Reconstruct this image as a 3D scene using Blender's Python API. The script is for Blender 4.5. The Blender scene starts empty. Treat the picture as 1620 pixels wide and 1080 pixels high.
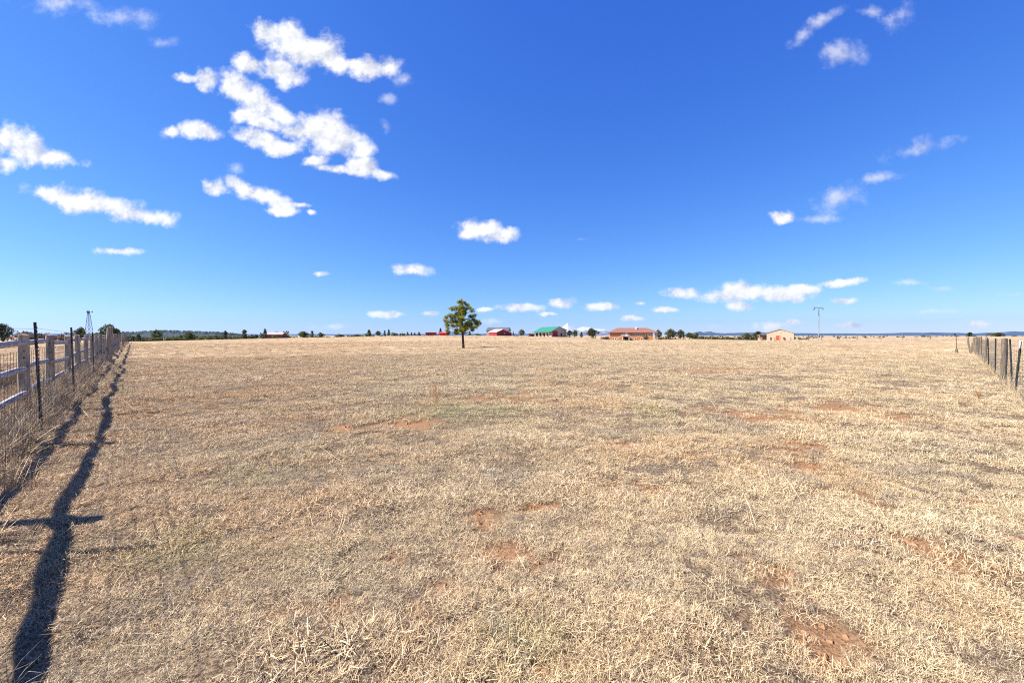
import bpy, math, random
import numpy as np
from math import radians as R, sin, cos, tan, pi, atan2, sqrt
from mathutils import Vector, Matrix

random.seed(7)
RNG = np.random.default_rng(7)
sc = bpy.context.scene
F, CX, HY, H = 650.0, 810.0, 530.0, 1.4      # focal length, centre column and horizon row of the 1620 px photograph, eye height

# ---------------------------------------------------------------- camera, exposure, sun, sky
cam_d = bpy.data.cameras.new('camera')
cam_d.sensor_width = 36.0
cam_d.lens = F / 1620 * 36
cam_d.clip_start, cam_d.clip_end = 0.05, 60000
cam = bpy.data.objects.new('camera', cam_d)
sc.collection.objects.link(cam)
cam.location = (0, 0, H)
cam.rotation_euler = (R(90 - 0.88), 0, 0)
sc.camera = cam

vs = sc.view_settings
vs.view_transform = 'Standard'
vs.look = 'None'
vs.exposure = 1.3
vs.gamma = 1
vs.use_curve_mapping = False
sc.cycles.use_denoising = False
sc.cycles.use_adaptive_sampling = False
sc.cycles.pixel_filter_type = 'BLACKMAN_HARRIS'
sc.cycles.filter_width = 1.1
sc.cycles.max_bounces = 5
sc.cycles.diffuse_bounces = 3
sc.cycles.transparent_max_bounces = 6
sc.cycles.volume_bounces = 1

SUN_DIR = Vector((-0.985, -0.16, 0)).normalized()
SUN_EL = R(43)
SKY_STRENGTH = 0.08
SKY_GRADE = ((0.92, 1.22), (0.65, 0.96), (0.62, 0.48))
sun_d = bpy.data.lights.new('sun', 'SUN')
sun_d.energy = 5.0
sun_d.angle = R(0.5)
sun_d.color = (1.0, 0.965, 0.90)
sun = bpy.data.objects.new('sun', sun_d)
sc.collection.objects.link(sun)
to_sun = Vector((SUN_DIR.x * cos(SUN_EL), SUN_DIR.y * cos(SUN_EL), sin(SUN_EL)))
sun.rotation_euler = to_sun.to_track_quat('Z', 'Y').to_euler()


class NT:
    """short-hand for building node trees"""
    def __init__(s, tree):
        s.t = tree
    def n(s, typ, **kw):
        nd = s.t.nodes.new(typ)
        for k, v in kw.items():
            setattr(nd, k, v)
        return nd
    def set(s, sock, v):
        if isinstance(v, bpy.types.NodeSocket):
            s.t.links.new(v, sock)
        else:
            if hasattr(sock.default_value, '__len__') and not hasattr(v, '__len__'):
                v = [v] * len(sock.default_value)
            if hasattr(v, '__len__') and len(v) == 3 and len(sock.default_value) == 4:
                v = (*v, 1)
            sock.default_value = v
    def math(s, op, a, b=0.0, c=0.0, clamp=False):
        nd = s.n('ShaderNodeMath', operation=op, use_clamp=clamp)
        for i, v in enumerate((a, b, c)):
            s.set(nd.inputs[i], v)
        return nd.outputs[0]
    def mix(s, f, a, b, mode='MIX'):
        nd = s.n('ShaderNodeMix', data_type='RGBA', blend_type=mode)
        s.set(nd.inputs[0], f); s.set(nd.inputs[6], a); s.set(nd.inputs[7], b)
        return nd.outputs[2]
    def noise(s, vec, scale, detail=4, rough=0.55, dist=0.0):
        nd = s.n('ShaderNodeTexNoise')
        if vec is not None: s.set(nd.inputs['Vector'], vec)
        nd.inputs['Scale'].default_value = scale
        nd.inputs['Detail'].default_value = detail
        nd.inputs['Roughness'].default_value = rough
        nd.inputs['Distortion'].default_value = dist
        return nd
    def ramp(s, f, lo, hi, a=0.0, b=1.0, smooth=True):
        nd = s.n('ShaderNodeMapRange', interpolation_type='SMOOTHSTEP' if smooth else 'LINEAR')
        s.set(nd.inputs[0], f)
        for i, v in zip((1, 2, 3, 4), (lo, hi, a, b)):
            nd.inputs[i].default_value = v
        return nd.outputs[0]
    def comb(s, x, y, z):
        nd = s.n('ShaderNodeCombineXYZ')
        for i, v in enumerate((x, y, z)): s.set(nd.inputs[i], v)
        return nd.outputs[0]


# clouds: (column, row, half width, half height, tilt in degrees clockwise) of each puff as seen from the field
def Z6(x, y, rx, ry, rot=0):            # measured in an enlarged view of the big cloud group
    return (240 + x / 3.177, 20 + y / 3.177, rx / 3.177, ry / 3.177, rot)
PUFFS = [Z6(*a) for a in [
    (605, 115, 85, 62), (705, 125, 95, 75), (790, 205, 200, 95, 8), (895, 230, 90, 95), (640, 300, 130, 62), (715, 335, 95, 65),
    (510, 275, 110, 52, 20), (945, 275, 70, 45), (1035, 272, 75, 36, 10), (1105, 300, 100, 58), (1185, 290, 88, 62), (175, 342, 95, 26, 8),
    (300, 350, 62, 62), (430, 385, 130, 75, 35), (540, 460, 140, 80, 36), (640, 515, 130, 52, 30), (475, 525, 90, 42),
    (580, 565, 120, 36, 10), (545, 640, 140, 50, 15), (650, 685, 135, 38, 5), (740, 610, 90, 48), (850, 610, 155, 110), (965, 635, 150, 85, 18),
    (1060, 690, 75, 50), (830, 752, 80, 30, -5), (930, 792, 130, 25, 8), (1065, 780, 85, 50), (1150, 815, 105, 26, 14),
    (110, 605, 60, 36), (205, 592, 90, 44), (300, 604, 80, 45, 15), (325, 880, 66, 42), (440, 868, 66, 36, 20),
    (470, 895, 85, 40, 15), (590, 925, 70, 38), (530, 915, 115, 52, 22), (650, 955, 120, 40, 14), (730, 965, 85, 18, 6), (670, 998, 95, 22), (805, 1008, 30, 20)]]
PUFFS += [(15, 225, 36, 32, 0), (45, 241, 62, 24, 10), (12, 262, 28, 16, 0), (90, 250, 45, 14, 10), (92, 309, 62, 13, 9),
          (150, 322, 92, 20, 10), (215, 341, 66, 15, 8), (190, 398, 40, 7, 0), (510, 434, 14, 6, 0), (760, 362, 36, 17, 0),
          (790, 373, 36, 13, 0), (748, 368, 24, 10, 0), (655, 426, 33, 10, 4), (1082, 463, 32, 10, 0), (1140, 467, 48, 14, 0),
          (1170, 460, 42, 15, 0), (1165, 484, 28, 9, 0), (1238, 466, 48, 12, 0), (1270, 458, 32, 8, 0), (1335, 446, 40, 7, -8),
          (1238, 343, 26, 11, 0), (1330, 476, 22, 5, 0), (610, 497, 31, 6, 0), (825, 487, 42, 7, 0), (885, 480, 25, 9, 0),
          (950, 486, 31, 7, 0), (683, 495, 14, 5, 0), (768, 490, 14, 4, 0), (1010, 480, 11, 4, 0), (1055, 489, 20, 5, 0),
          (1222, 515, 32, 9, 0), (1256, 509, 22, 5, 0), (1350, 514, 24, 5, 0), (1550, 512, 18, 6, 0), (870, 497, 14, 4, 0), (1000, 505, 20, 5, 0)]
WISPS = [(1290, 40, 48, 12, -30), (1265, 62, 28, 13, -35), (1333, 92, 40, 26, 0), (1375, 26, 26, 13, 0), (1415, 32, 34, 20, -20),
         (1450, 238, 75, 17, -14), (1330, 312, 52, 24, -18), (1372, 286, 52, 11, -8), (1278, 347, 62, 8, 0),
         (105, 10, 70, 20, 0), (205, 34, 60, 20, 10), (268, 72, 28, 13, 0), (642, 130, 24, 14, 20), (375, 268, 18, 12, 0),
         (612, 160, 18, 10, 0), (610, 205, 12, 12, 0), (1438, 447, 34, 6, 0), (1486, 456, 26, 8, 0), (1604, 466, 30, 5, 0),
         (525, 517, 32, 6, 0), (1120, 518, 28, 6, 0), (915, 378, 16, 5, 0), (265, 212, 18, 16, 0), (780, 508, 26, 5, 0), (1480, 493, 40, 5, 0)]

world = bpy.data.worlds.new('World')
sc.world = world
world.use_nodes = True
world.cycles.sampling_method = 'NONE'
W = NT(world.node_tree)
W.t.nodes.clear()
sky = W.n('ShaderNodeTexSky', sky_type='NISHITA')
sky.sun_disc = False
sky.sun_elevation = SUN_EL
sky.sun_rotation = atan2(SUN_DIR.x, SUN_DIR.y) % (2 * pi)
sky.altitude = 2200
sky.air_density = 1.25
sky.dust_density = 0.35
sky.ozone_density = 2.6
tc = W.n('ShaderNodeTexCoord')
sep = W.n('ShaderNodeSeparateXYZ')
W.t.links.new(tc.outputs['Generated'], sep.inputs[0])
dx, dy, dz = sep.outputs
yc = W.math('MAXIMUM', dy, 0.02)
u = W.math('DIVIDE', dx, yc)
v = W.math('DIVIDE', dz, yc)
uv = W.comb(u, v, 0.0)
nz = W.noise(uv, 15.0, 8, 0.61)
of = W.n('ShaderNodeVectorMath', operation='ADD')
W.set(of.inputs[0], uv); of.inputs[1].default_value = (-0.012, 0.022, 0)
nz2 = W.noise(of.outputs[0], 15.0, 4, 0.55)
wv = W.n('ShaderNodeVectorMath', operation='MULTIPLY_ADD')
W.set(wv.inputs[0], nz.outputs['Color']); wv.inputs[1].default_value = (0.030, 0.022, 0); wv.inputs[2].default_value = (-0.015, -0.011, 0)
ad = W.n('ShaderNodeVectorMath', operation='ADD')
W.set(ad.inputs[0], wv.outputs[0]); W.set(ad.inputs[1], uv)
zc = W.math('MAXIMUM', dz, 0.03)
fb = W.math('SUBTRACT', nz.outputs['Fac'], 0.5)
# grade the clear sky towards the deep high-plains blue: out = k * in ** g in each channel
sk = W.n('ShaderNodeSeparateColor'); W.set(sk.inputs[0], sky.outputs[0])
ck = W.n('ShaderNodeCombineColor')
for i_, (k_, g_) in enumerate(SKY_GRADE):
    W.set(ck.inputs[i_], W.math('MULTIPLY', W.math('POWER', W.math('MULTIPLY', sk.outputs[i_], (0.56, 0.82, 1.22)[i_] * 0.102), g_), k_ / 0.102))
tint = ck.outputs[0]
shade = W.ramp(W.math('SUBTRACT', nz.outputs['Fac'], nz2.outputs['Fac']), -0.17, 0.10)  # cloud relief, brighter on the sun side, put into the colour
ccol = W.mix(shade, (3.6, 3.75, 4.25), (5.5, 5.5, 5.55))
sp = W.n('ShaderNodeSeparateXYZ'); W.set(sp.inputs[0], ad.outputs[0])
pu, pv = sp.outputs[0], sp.outputs[1]
VQ = W.comb(W.math('MULTIPLY', pu, pu), W.math('MULTIPLY', pu, pv), W.math('MULTIPLY', pv, pv))
VL = W.comb(pu, pv, 1.0)
def puff_field(N, vq, vl, lst):
    """distance to the nearest puff, 1 at its rim: each puff is one quadratic form in the two direction slopes"""
    def dot(vec, k):
        nd = N.n('ShaderNodeVectorMath', operation='DOT_PRODUCT')
        N.set(nd.inputs[0], vec); nd.inputs[1].default_value = k
        return nd.outputs['Value']
    acc = None
    for (px, py, rx, ry, rot) in lst:
        x0, y0 = (px - CX) / F, (HY - py) / F
        a_, b_ = rx / F * 1.12, ry / F * 1.12
        c_, s_ = cos(-R(rot)), sin(-R(rot))
        A = (c_ / a_) ** 2 + (s_ / b_) ** 2
        B = 2 * c_ * s_ * (1 / a_ ** 2 - 1 / b_ ** 2)
        C = (s_ / a_) ** 2 + (c_ / b_) ** 2
        q = N.math('ADD', dot(vq, (A, B, C)), dot(vl, (-2 * A * x0 - B * y0, -B * x0 - 2 * C * y0, A * x0 * x0 + B * x0 * y0 + C * y0 * y0)))
        acc = q if acc is None else N.math('SMOOTH_MIN', acc, q, 0.22)
    return N.math('SQRT', N.math('MAXIMUM', acc, 0.0))
def leaf_group(inside):
    gt = bpy.data.node_groups.new('cloud_patch', 'ShaderNodeTree')
    for nm, ty in (('quad', 'NodeSocketVector'), ('lin', 'NodeSocketVector'), ('fine', 'NodeSocketFloat')):
        gt.interface.new_socket(nm, in_out='INPUT', socket_type=ty)
    gt.interface.new_socket('cover', in_out='OUTPUT', socket_type='NodeSocketFloat')
    N = NT(gt)
    gi_, go_ = N.n('NodeGroupInput'), N.n('NodeGroupOutput')
    vq, vl, fine = gi_.outputs[0], gi_.outputs[1], gi_.outputs[2]
    al = None
    so, wi = [p for p, w in inside if not w], [p for p, w in inside if w]
    if so:
        val = N.math('ADD', N.math('SUBTRACT', 1.0, puff_field(N, vq, vl, so)), N.math('MULTIPLY', fine, 2.3))
        al = N.ramp(val, -0.05, 0.72)
    if wi:
        val = N.math('ADD', N.math('SUBTRACT', 1.0, puff_field(N, vq, vl, wi)), N.math('MULTIPLY', fine, 2.6))
        a2 = N.math('MULTIPLY', N.ramp(val, 0.05, 1.35), 0.58)
        al = a2 if al is None else N.math('MAXIMUM', al, a2)
    gt.links.new(al, go_.inputs[0])
    g = W.n('ShaderNodeGroup'); g.node_tree = gt
    W.set(g.inputs[0], VQ); W.set(g.inputs[1], VL); W.set(g.inputs[2], fb)
    return g.outputs[0]
def background(col):
    bg = W.n('ShaderNodeBackground')
    W.set(bg.inputs['Color'], col)
    bg.inputs['Strength'].default_value = SKY_STRENGTH
    return bg.outputs[0]
def either(f, a, b):
    ms = W.n('ShaderNodeMixShader')
    W.set(ms.inputs[0], f); W.t.links.new(a, ms.inputs[1]); W.t.links.new(b, ms.inputs[2])
    return ms.outputs[0]
blue = background(tint)
def bounds(p):
    c_, s_ = cos(R(p[4])), sin(R(p[4]))
    m = 2.15
    ex = m * sqrt((p[2] * c_) ** 2 + (p[3] * s_) ** 2) + 14; ey = m * sqrt((p[2] * s_) ** 2 + (p[3] * c_) ** 2) + 11
    return p[0] - ex, p[0] + ex, p[1] - ey, p[1] + ey
def tile(lst, x0, x1, y0, y1, depth=0):
    """split the list of puffs by direction, so that only the near ones are worked out for a ray"""
    inside = []
    for p, w in lst:
        b = bounds(p)
        if b[0] < x1 and b[1] > x0 and b[2] < y1 and b[3] > y0: inside.append((p, w))
    if not inside: return blue
    if len(inside) > 6 and depth < 7:
        best = None
        for ax in (0, 1):
            lo, hi = (max(x0, -150), min(x1, 1700)) if ax == 0 else (max(y0, -60), min(y1, 535))
            for t in (0.25, 0.375, 0.5, 0.625, 0.75):
                cut = lo + (hi - lo) * t
                n1 = sum(1 for p, w in inside if bounds(p)[2 * ax] < cut); n2 = sum(1 for p, w in inside if bounds(p)[2 * ax + 1] > cut)
                score = max(n1, n2) + 0.3 * (n1 + n2)
                if best is None or score < best[0]: best = (score, ax, cut)
        _, ax, cut = best
        if ax == 0:
            return either(W.math('GREATER_THAN', u, (cut - CX) / F), tile(inside, x0, cut, y0, y1, depth + 1), tile(inside, cut, x1, y0, y1, depth + 1))
        return either(W.math('LESS_THAN', v, (HY - cut) / F), tile(inside, x0, x1, y0, cut, depth + 1), tile(inside, x0, x1, cut, y1, depth + 1))
    al = leaf_group(inside)
    return background(W.mix(al, tint, ccol))
ahead = tile([(p, 0) for p in PUFFS] + [(p, 1) for p in WISPS], -1e4, 1e5, -1e5, 1e4)
# the rest of the sky carries the same broken fair-weather cloud
pl = W.comb(W.math('DIVIDE', dx, zc), W.math('DIVIDE', dy, zc), 3.7)
nb = W.noise(pl, 1.3, 4, 0.55)
back = W.math('MULTIPLY', W.ramp(nb.outputs['Fac'], 0.60, 0.72), W.ramp(dy, 0.12, -0.1))
back = W.math('MULTIPLY', back, W.ramp(dz, 0.02, 0.1))
behind = background(W.mix(back, tint, ccol))
wo = W.n('ShaderNodeOutputWorld')
W.t.links.new(either(W.math('GREATER_THAN', dy, 0.12), behind, ahead), wo.inputs['Surface'])

# ---------------------------------------------------------------- helpers
def tag(o, label=None, cat=None, group=None, kind=None):
    if label: o['label'] = label
    if cat: o['category'] = cat
    if group: o['group'] = group
    if kind: o['kind'] = kind
    return o
def empty(name, loc, rz=0, parent=None):
    o = bpy.data.objects.new(name, None)
    sc.collection.objects.link(o)
    o.empty_display_size = 0.2
    o.location = loc
    o.rotation_euler = (0, 0, rz)
    if parent: o.parent = parent
    return o
def link(name, me, parent=None, loc=None):
    o = bpy.data.objects.new(name, me)
    sc.collection.objects.link(o)
    if parent: o.parent = parent
    if loc is not None: o.location = loc
    return o
class MB:
    def __init__(s):
        s.v, s.f = [], []
    def add(s, vs_, fs_):
        b = len(s.v)
        s.v += [tuple(p) for p in vs_]
        s.f += [tuple(i + b for i in f) for f in fs_]
    def box(s, c, size, rz=0.0):
        x, y, z = size[0] / 2, size[1] / 2, size[2] / 2
        pts = []
        for sx, sy, sz in ((-1,-1,-1),(1,-1,-1),(1,1,-1),(-1,1,-1),(-1,-1,1),(1,-1,1),(1,1,1),(-1,1,1)):
            a, b = sx * x, sy * y
            pts.append((c[0] + a * cos(rz) - b * sin(rz), c[1] + a * sin(rz) + b * cos(rz), c[2] + sz * z))
        s.add(pts, [(0,3,2,1),(4,5,6,7),(0,1,5,4),(1,2,6,5),(2,3,7,6),(3,0,4,7)])
    def tube(s, pts, radii, n=6, squash=None, phase=0.0):
        pts = [Vector(p) for p in pts]
        rings = []
        for i, p in enumerate(pts):
            t = (pts[min(i + 1, len(pts) - 1)] - pts[max(i - 1, 0)]).normalized()
            up = Vector((0, 0, 1)) if abs(t.z) < 0.9 else Vector((1, 0, 0))
            a = t.cross(up).normalized(); b = a.cross(t)
            r = radii[i]
            rings.append([p + a * (r * cos(2*pi*k/n + phase) * (squash[0] if squash else 1)) + b * (r * sin(2*pi*k/n + phase) * (squash[1] if squash else 1)) for k in range(n)])
        vs_ = [q for rg in rings for q in rg]
        fs_ = []
        for i in range(len(pts) - 1):
            for k in range(n):
                fs_.append((i*n + k, i*n + (k+1) % n, (i+1)*n + (k+1) % n, (i+1)*n + k))
        fs_.append(tuple(range(n)))
        fs_.append(tuple(reversed(range((len(pts)-1)*n, len(pts)*n))))
        s.add(vs_, fs_)
    def prism(s, poly, a, b):
        """extrude a polygon of (x, z) points from y = a to y = b"""
        n = len(poly)
        vs_ = [(p[0], a, p[1]) for p in poly] + [(p[0], b, p[1]) for p in poly]
        fs_ = [tuple(range(n)), tuple(reversed(range(n, 2*n)))]
        for k in range(n):
            fs_.append((k, n + k, n + (k+1) % n, (k+1) % n))
        s.add(vs_, fs_)
    def slab(s, quad, th):
        """a quad with thickness th below it"""
        q = [Vector(p) for p in quad]
        nrm = (q[1]-q[0]).cross(q[2]-q[0]).normalized()
        if nrm.z < 0: nrm = -nrm
        lo = [p - nrm * th for p in q]
        n = len(q)
        s.add(q + lo, [tuple(range(n)), tuple(reversed(range(n, 2*n)))] + [(k, n+k, n+(k+1) % n, (k+1) % n) for k in range(n)])
    def mesh(s, name, mat, smooth=False):
        me = bpy.data.meshes.new(name)
        me.from_pydata(s.v, [], s.f)
        import bmesh
        bm = bmesh.new(); bm.from_mesh(me)
        bmesh.ops.recalc_face_normals(bm, faces=bm.faces)
        bm.to_mesh(me); bm.free()
        me.materials.append(mat)
        if smooth: me.polygons.foreach_set('use_smooth', [True] * len(me.polygons))
        return me
    def build(s, name, mat, parent=None, loc=None, smooth=False):
        return link(name, s.mesh(name, mat, smooth), parent, loc)
def quads_mesh(name, V, mat, rnd=None):
    """V: (n, k, 3) array, k = 4 quads or longer strips already cut into quads"""
    n, k = V.shape[:2]
    me = bpy.data.meshes.new(name)
    me.vertices.add(n * k)
    me.vertices.foreach_set('co', V.reshape(-1).astype(np.float32))
    me.loops.add(n * k)
    me.loops.foreach_set('vertex_index', np.arange(n * k, dtype=np.int32))
    me.polygons.add(n)
    me.polygons.foreach_set('loop_start', np.arange(n, dtype=np.int32) * k)
    if rnd is not None:
        at = me.attributes.new('rnd', 'FLOAT', 'FACE')
        at.data.foreach_set('value', rnd.astype(np.float32))
    me.update()
    me.validate()
    me.materials.append(mat)
    return me

def _h(ix, iy, seed):
    h = (ix.astype(np.int64) * 374761393 + iy.astype(np.int64) * 668265263 + seed * 974634777) & 0xFFFFFFFF
    h = ((h ^ (h >> 13)) * 1274126177) & 0xFFFFFFFF
    return ((h ^ (h >> 16)) & 0xFFFF) / 65535.0
def vnoise(x, y, seed=0):
    x = np.asarray(x, float); y = np.asarray(y, float)
    ix, iy = np.floor(x), np.floor(y)
    fx, fy = x - ix, y - iy
    fx = fx*fx*(3-2*fx); fy = fy*fy*(3-2*fy)
    a = _h(ix, iy, seed); b = _h(ix+1, iy, seed); c = _h(ix, iy+1, seed); d = _h(ix+1, iy+1, seed)
    return (a*(1-fx)+b*fx)*(1-fy) + (c*(1-fx)+d*fx)*fy
def fbm(x, y, seed=0, oct=4):
    s, a, t = 0, 0.5, 0
    for i in range(oct):
        s = s + a * vnoise(x * 2**i, y * 2**i, seed + i*17); t += a; a *= 0.5
    return s / t
def sstep(x, a, b):
    t = np.clip((np.asarray(x, float) - a) / (b - a), 0, 1)
    return t*t*(3-2*t)

# ---------------------------------------------------------------- materials
def new_mat(name):
    m = bpy.data.materials.new(name)
    m.use_nodes = True
    n = NT(m.node_tree)
    n.t.nodes.clear()
    out = n.n('ShaderNodeOutputMaterial')
    p = n.n('ShaderNodeBsdfPrincipled')
    n.t.links.new(p.outputs[0], out.inputs['Surface'])
    p.inputs['Roughness'].default_value = 0.85
    p.inputs['Specular IOR Level'].default_value = 0.25
    return m, n, p
def simple(name, col, col2=None, scale=3.0, rough=0.8, stretch=(1, 1, 1), bump=0.0, metallic=0.0, detail=5, spec=0.25):
    m, n, p = new_mat(name)
    t = n.n('ShaderNodeTexCoord')
    mp = n.n('ShaderNodeMapping')
    n.set(mp.inputs['Vector'], t.outputs['Object'])
    mp.inputs['Scale'].default_value = stretch
    oi = n.n('ShaderNodeObjectInfo')
    av = n.n('ShaderNodeVectorMath', operation='ADD')
    n.set(av.inputs[0], mp.outputs[0]); n.set(av.inputs[1], n.comb(n.math('MULTIPLY', oi.outputs['Random'], 37.0), n.math('MULTIPLY', oi.outputs['Random'], 11.0), 0.0))
    nz_ = n.noise(av.outputs[0], scale, detail, 0.6)
    if col2 is None: col2 = tuple(c * 0.72 for c in col)
    n.set(p.inputs['Base Color'], n.mix(n.ramp(nz_.outputs['Fac'], 0.3, 0.7), col2, col))
    p.inputs['Roughness'].default_value = rough
    p.inputs['Metallic'].default_value = metallic
    p.inputs['Specular IOR Level'].default_value = spec
    if bump:
        b = n.n('ShaderNodeBump')
        b.inputs['Strength'].default_value = bump
        b.inputs['Distance'].default_value = 0.01
        n.set(b.inputs['Height'], nz_.outputs['Fac'])
        n.t.links.new(b.outputs[0], p.inputs['Normal'])
    return m
M = {}
M['rail'] = simple('weathered_rail_wood', (0.52, 0.47, 0.44), (0.20, 0.17, 0.17), 30, 0.85, (0.12, 1, 1), 0.9)
M['post'] = simple('weathered_post_wood', (0.44, 0.35, 0.25), (0.16, 0.12, 0.085), 18, 0.9, (1, 1, 0.14), 0.7)
M['hole'] = simple('dark_bolt_hole', (0.02, 0.018, 0.016))
M['tpost'] = simple('dark_green_steel', (0.016, 0.022, 0.024), (0.008, 0.011, 0.013), 20, 0.45, spec=0.4)
M['white_tip'] = simple('white_post_paint', (0.75, 0.76, 0.75), (0.6, 0.6, 0.6), 30, 0.5)
M['wire'] = simple('galvanised_wire', (0.14, 0.13, 0.14), (0.08, 0.07, 0.07), 6, 0.5, metallic=0.3)
M['bark'] = simple('pine_bark', (0.10, 0.065, 0.045), (0.03, 0.02, 0.016), 12, 0.95, (1, 1, 0.3), 0.8)
M['steel'] = simple('grey_galvanised_steel', (0.16, 0.16, 0.17), (0.10, 0.10, 0.11), 2, 0.5, metallic=0.6)
M['polewood'] = simple('grey_brown_pole_wood', (0.27, 0.26, 0.25), (0.18, 0.17, 0.165), 3, 0.9, (1, 1, 0.1))
M['lampgrey'] = simple('lamp_housing_grey', (0.13, 0.13, 0.14), None, 3, 0.5)
M['lens'] = simple('lamp_lens', (0.6, 0.62, 0.62), None, 3, 0.15)
M['glass'] = simple('dark_window_glass', (0.05, 0.06, 0.075), None, 1, 0.08, spec=0.6)
M['white'] = simple('white_trim_paint', (0.78, 0.77, 0.74), (0.68, 0.66, 0.63), 2, 0.6)
M['redbarn'] = simple('dark_red_siding', (0.30, 0.025, 0.035), (0.20, 0.018, 0.025), 1.5, 0.7)
M['brightred'] = simple('bright_red_paint', (0.62, 0.04, 0.035), (0.45, 0.03, 0.03), 1.0, 0.55)
M['paleroof'] = simple('pale_metal_roof', (0.62, 0.55, 0.53), (0.52, 0.46, 0.45), 0.6, 0.5)
M['greyroof'] = simple('dark_grey_roof', (0.12, 0.12, 0.13), (0.08, 0.08, 0.085), 1.0, 0.7)
M['greenroof'] = simple('green_metal_roof', (0.04, 0.19, 0.12), (0.03, 0.15, 0.095), 0.6, 0.45)
M['tanwall'] = simple('tan_metal_siding', (0.46, 0.38, 0.31), (0.38, 0.31, 0.25), 0.8, 0.7)
M['beigewall'] = simple('beige_stucco', (0.47, 0.335, 0.235), (0.41, 0.29, 0.20), 0.7, 0.8)
M['brownroof'] = simple('red_brown_shingle', (0.27, 0.125, 0.09), (0.17, 0.075, 0.055), 1.6, 0.85)
M['logwall'] = simple('honey_wood_siding', (0.50, 0.22, 0.075), (0.33, 0.13, 0.045), 1.2, 0.7, (1, 1, 6))
M['reddoor'] = simple('orange_red_door', (0.50, 0.07, 0.03), None, 2, 0.6)
M['dark'] = simple('dark_opening', (0.035, 0.028, 0.025), None, 1, 0.9)
M['deck'] = simple('grey_brown_deck_wood', (0.34, 0.24, 0.17), (0.22, 0.15, 0.10), 2, 0.8)
M['brownwall'] = simple('maroon_siding', (0.20, 0.07, 0.06), None, 1, 0.8)
M['pinkroof'] = simple('faded_red_metal_roof', (0.50, 0.36, 0.33), None, 0.6, 0.6)

def foliage_mat(name, a, b, c):
    m, n, p = new_mat(name)
    at = n.n('ShaderNodeAttribute', attribute_name='rnd')
    oi = n.n('ShaderNodeObjectInfo')
    col = n.mix(n.ramp(at.outputs['Fac'], 0.0, 0.75), a, b)
    col = n.mix(n.ramp(at.outputs['Fac'], 0.78, 1.0), col, c)
    hs = n.n('ShaderNodeHueSaturation')
    n.set(hs.inputs['Color'], col)
    n.set(hs.inputs['Value'], n.ramp(oi.outputs['Random'], 0, 1, 0.75, 1.25, False))
    n.set(hs.inputs['Hue'], n.ramp(oi.outputs['Random'], 0, 1, 0.485, 0.51, False))
    n.set(p.inputs['Base Color'], hs.outputs[0])
    p.inputs['Roughness'].default_value = 0.7
    p.inputs['Specular IOR Level'].default_value = 0.2
    tr = n.n('ShaderNodeBsdfTranslucent'); n.set(tr.inputs['Color'], hs.outputs[0])
    mx = n.n('ShaderNodeMixShader'); mx.inputs[0].default_value = 0.4
    n.t.links.new(p.outputs[0], mx.inputs[1]); n.t.links.new(tr.outputs[0], mx.inputs[2])
    n.t.links.new(mx.outputs[0], [q for q in n.t.nodes if q.type == 'OUTPUT_MATERIAL'][0].inputs['Surface'])
    return m
M['needles'] = foliage_mat('pine_needles', (0.09, 0.105, 0.02), (0.34, 0.32, 0.042), (0.50, 0.42, 0.08))
M['farneedles'] = foliage_mat('far_pine_needles', (0.04, 0.055, 0.018), (0.125, 0.13, 0.032), (0.20, 0.18, 0.05))
M['bushleaf'] = foliage_mat('green_shrub_leaves', (0.07, 0.085, 0.02), (0.165, 0.17, 0.04), (0.25, 0.23, 0.06))
M['barebrush'] = foliage_mat('bare_brown_twigs', (0.11, 0.065, 0.05), (0.21, 0.13, 0.10), (0.30, 0.20, 0.15))
M['rustweed'] = foliage_mat('rusty_dry_weed', (0.48, 0.25, 0.10), (0.62, 0.38, 0.18), (0.7, 0.5, 0.28))
M['darkbrush'] = foliage_mat('dark_dead_brush', (0.045, 0.033, 0.025), (0.14, 0.10, 0.07), (0.34, 0.27, 0.19))

# ---------------------------------------------------------------- terrain
SKYLINE_X = [0, 230, 450, 600, 690, 780, 850, 930, 965, 1000, 1040, 1090, 1200, 1255, 1340, 1500, 1620]
SKYLINE_Y = [540, 540, 534.6, 531.8, 530.8, 530.9, 532.2, 534, 537.5, 538.4, 537.2, 536.0, 538.2, 538.2, 535.0, 532.6, 532.2]
DC = 140.0
def ground_z(x, y, micro=True):
    x = np.asarray(x, float); y = np.asarray(y, float)
    r = np.hypot(x, y)
    d = np.maximum(y, 0.42 * r) + 1e-6
    uu = np.clip(x / d, -1.6, 1.6)
    E = np.interp(CX + F * uu, SKYLINE_X, SKYLINE_Y)
    k = (E - HY) / F
    slope = np.where(y > 0, 1.0, 0.0) * sstep(y / np.maximum(r, 1e-6), 0.3, 0.55)
    k = k * slope + (6.0 / F) * (1 - slope)
    zc_ = H - k * np.maximum(d, DC)
    t = sstep(d, 44, DC)
    z = zc_ * t
    far = sstep(d, 260, 620)
    z = z * (1 - far) + (-8.0) * far
    z = z + (fbm(x / 23, y / 23, 5, 3) - 0.5) * 0.5 * sstep(d, 12, 40) * (1 - sstep(d, 60, 120))
    z = z + (fbm(x / 90, y / 90, 8, 3) - 0.5) * 5 * sstep(d, 500, 900) * (1 - 0.6 * sstep(d, 2500, 5000))
    # hollow that swallows the far end of the right-hand fence
    z = z - 1.25 * np.exp(-(((x - 47) / 9.0) ** 2 + ((y - 43) / 8.5) ** 2))
    if micro:
        f1 = 1 - sstep(r, 25, 70)
        z = z + ((fbm(x / 0.42, y / 0.42, 1, 2) - 0.5) * 0.055 + (fbm(x / 1.7, y / 1.7, 2, 2) - 0.5) * 0.11) * f1
    return z
def gz(x, y): return float(ground_z(x, y))
def at(px, d): return (px - CX) / F * d
def zrow(row, d): return H - (row - HY) / F * d

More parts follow.
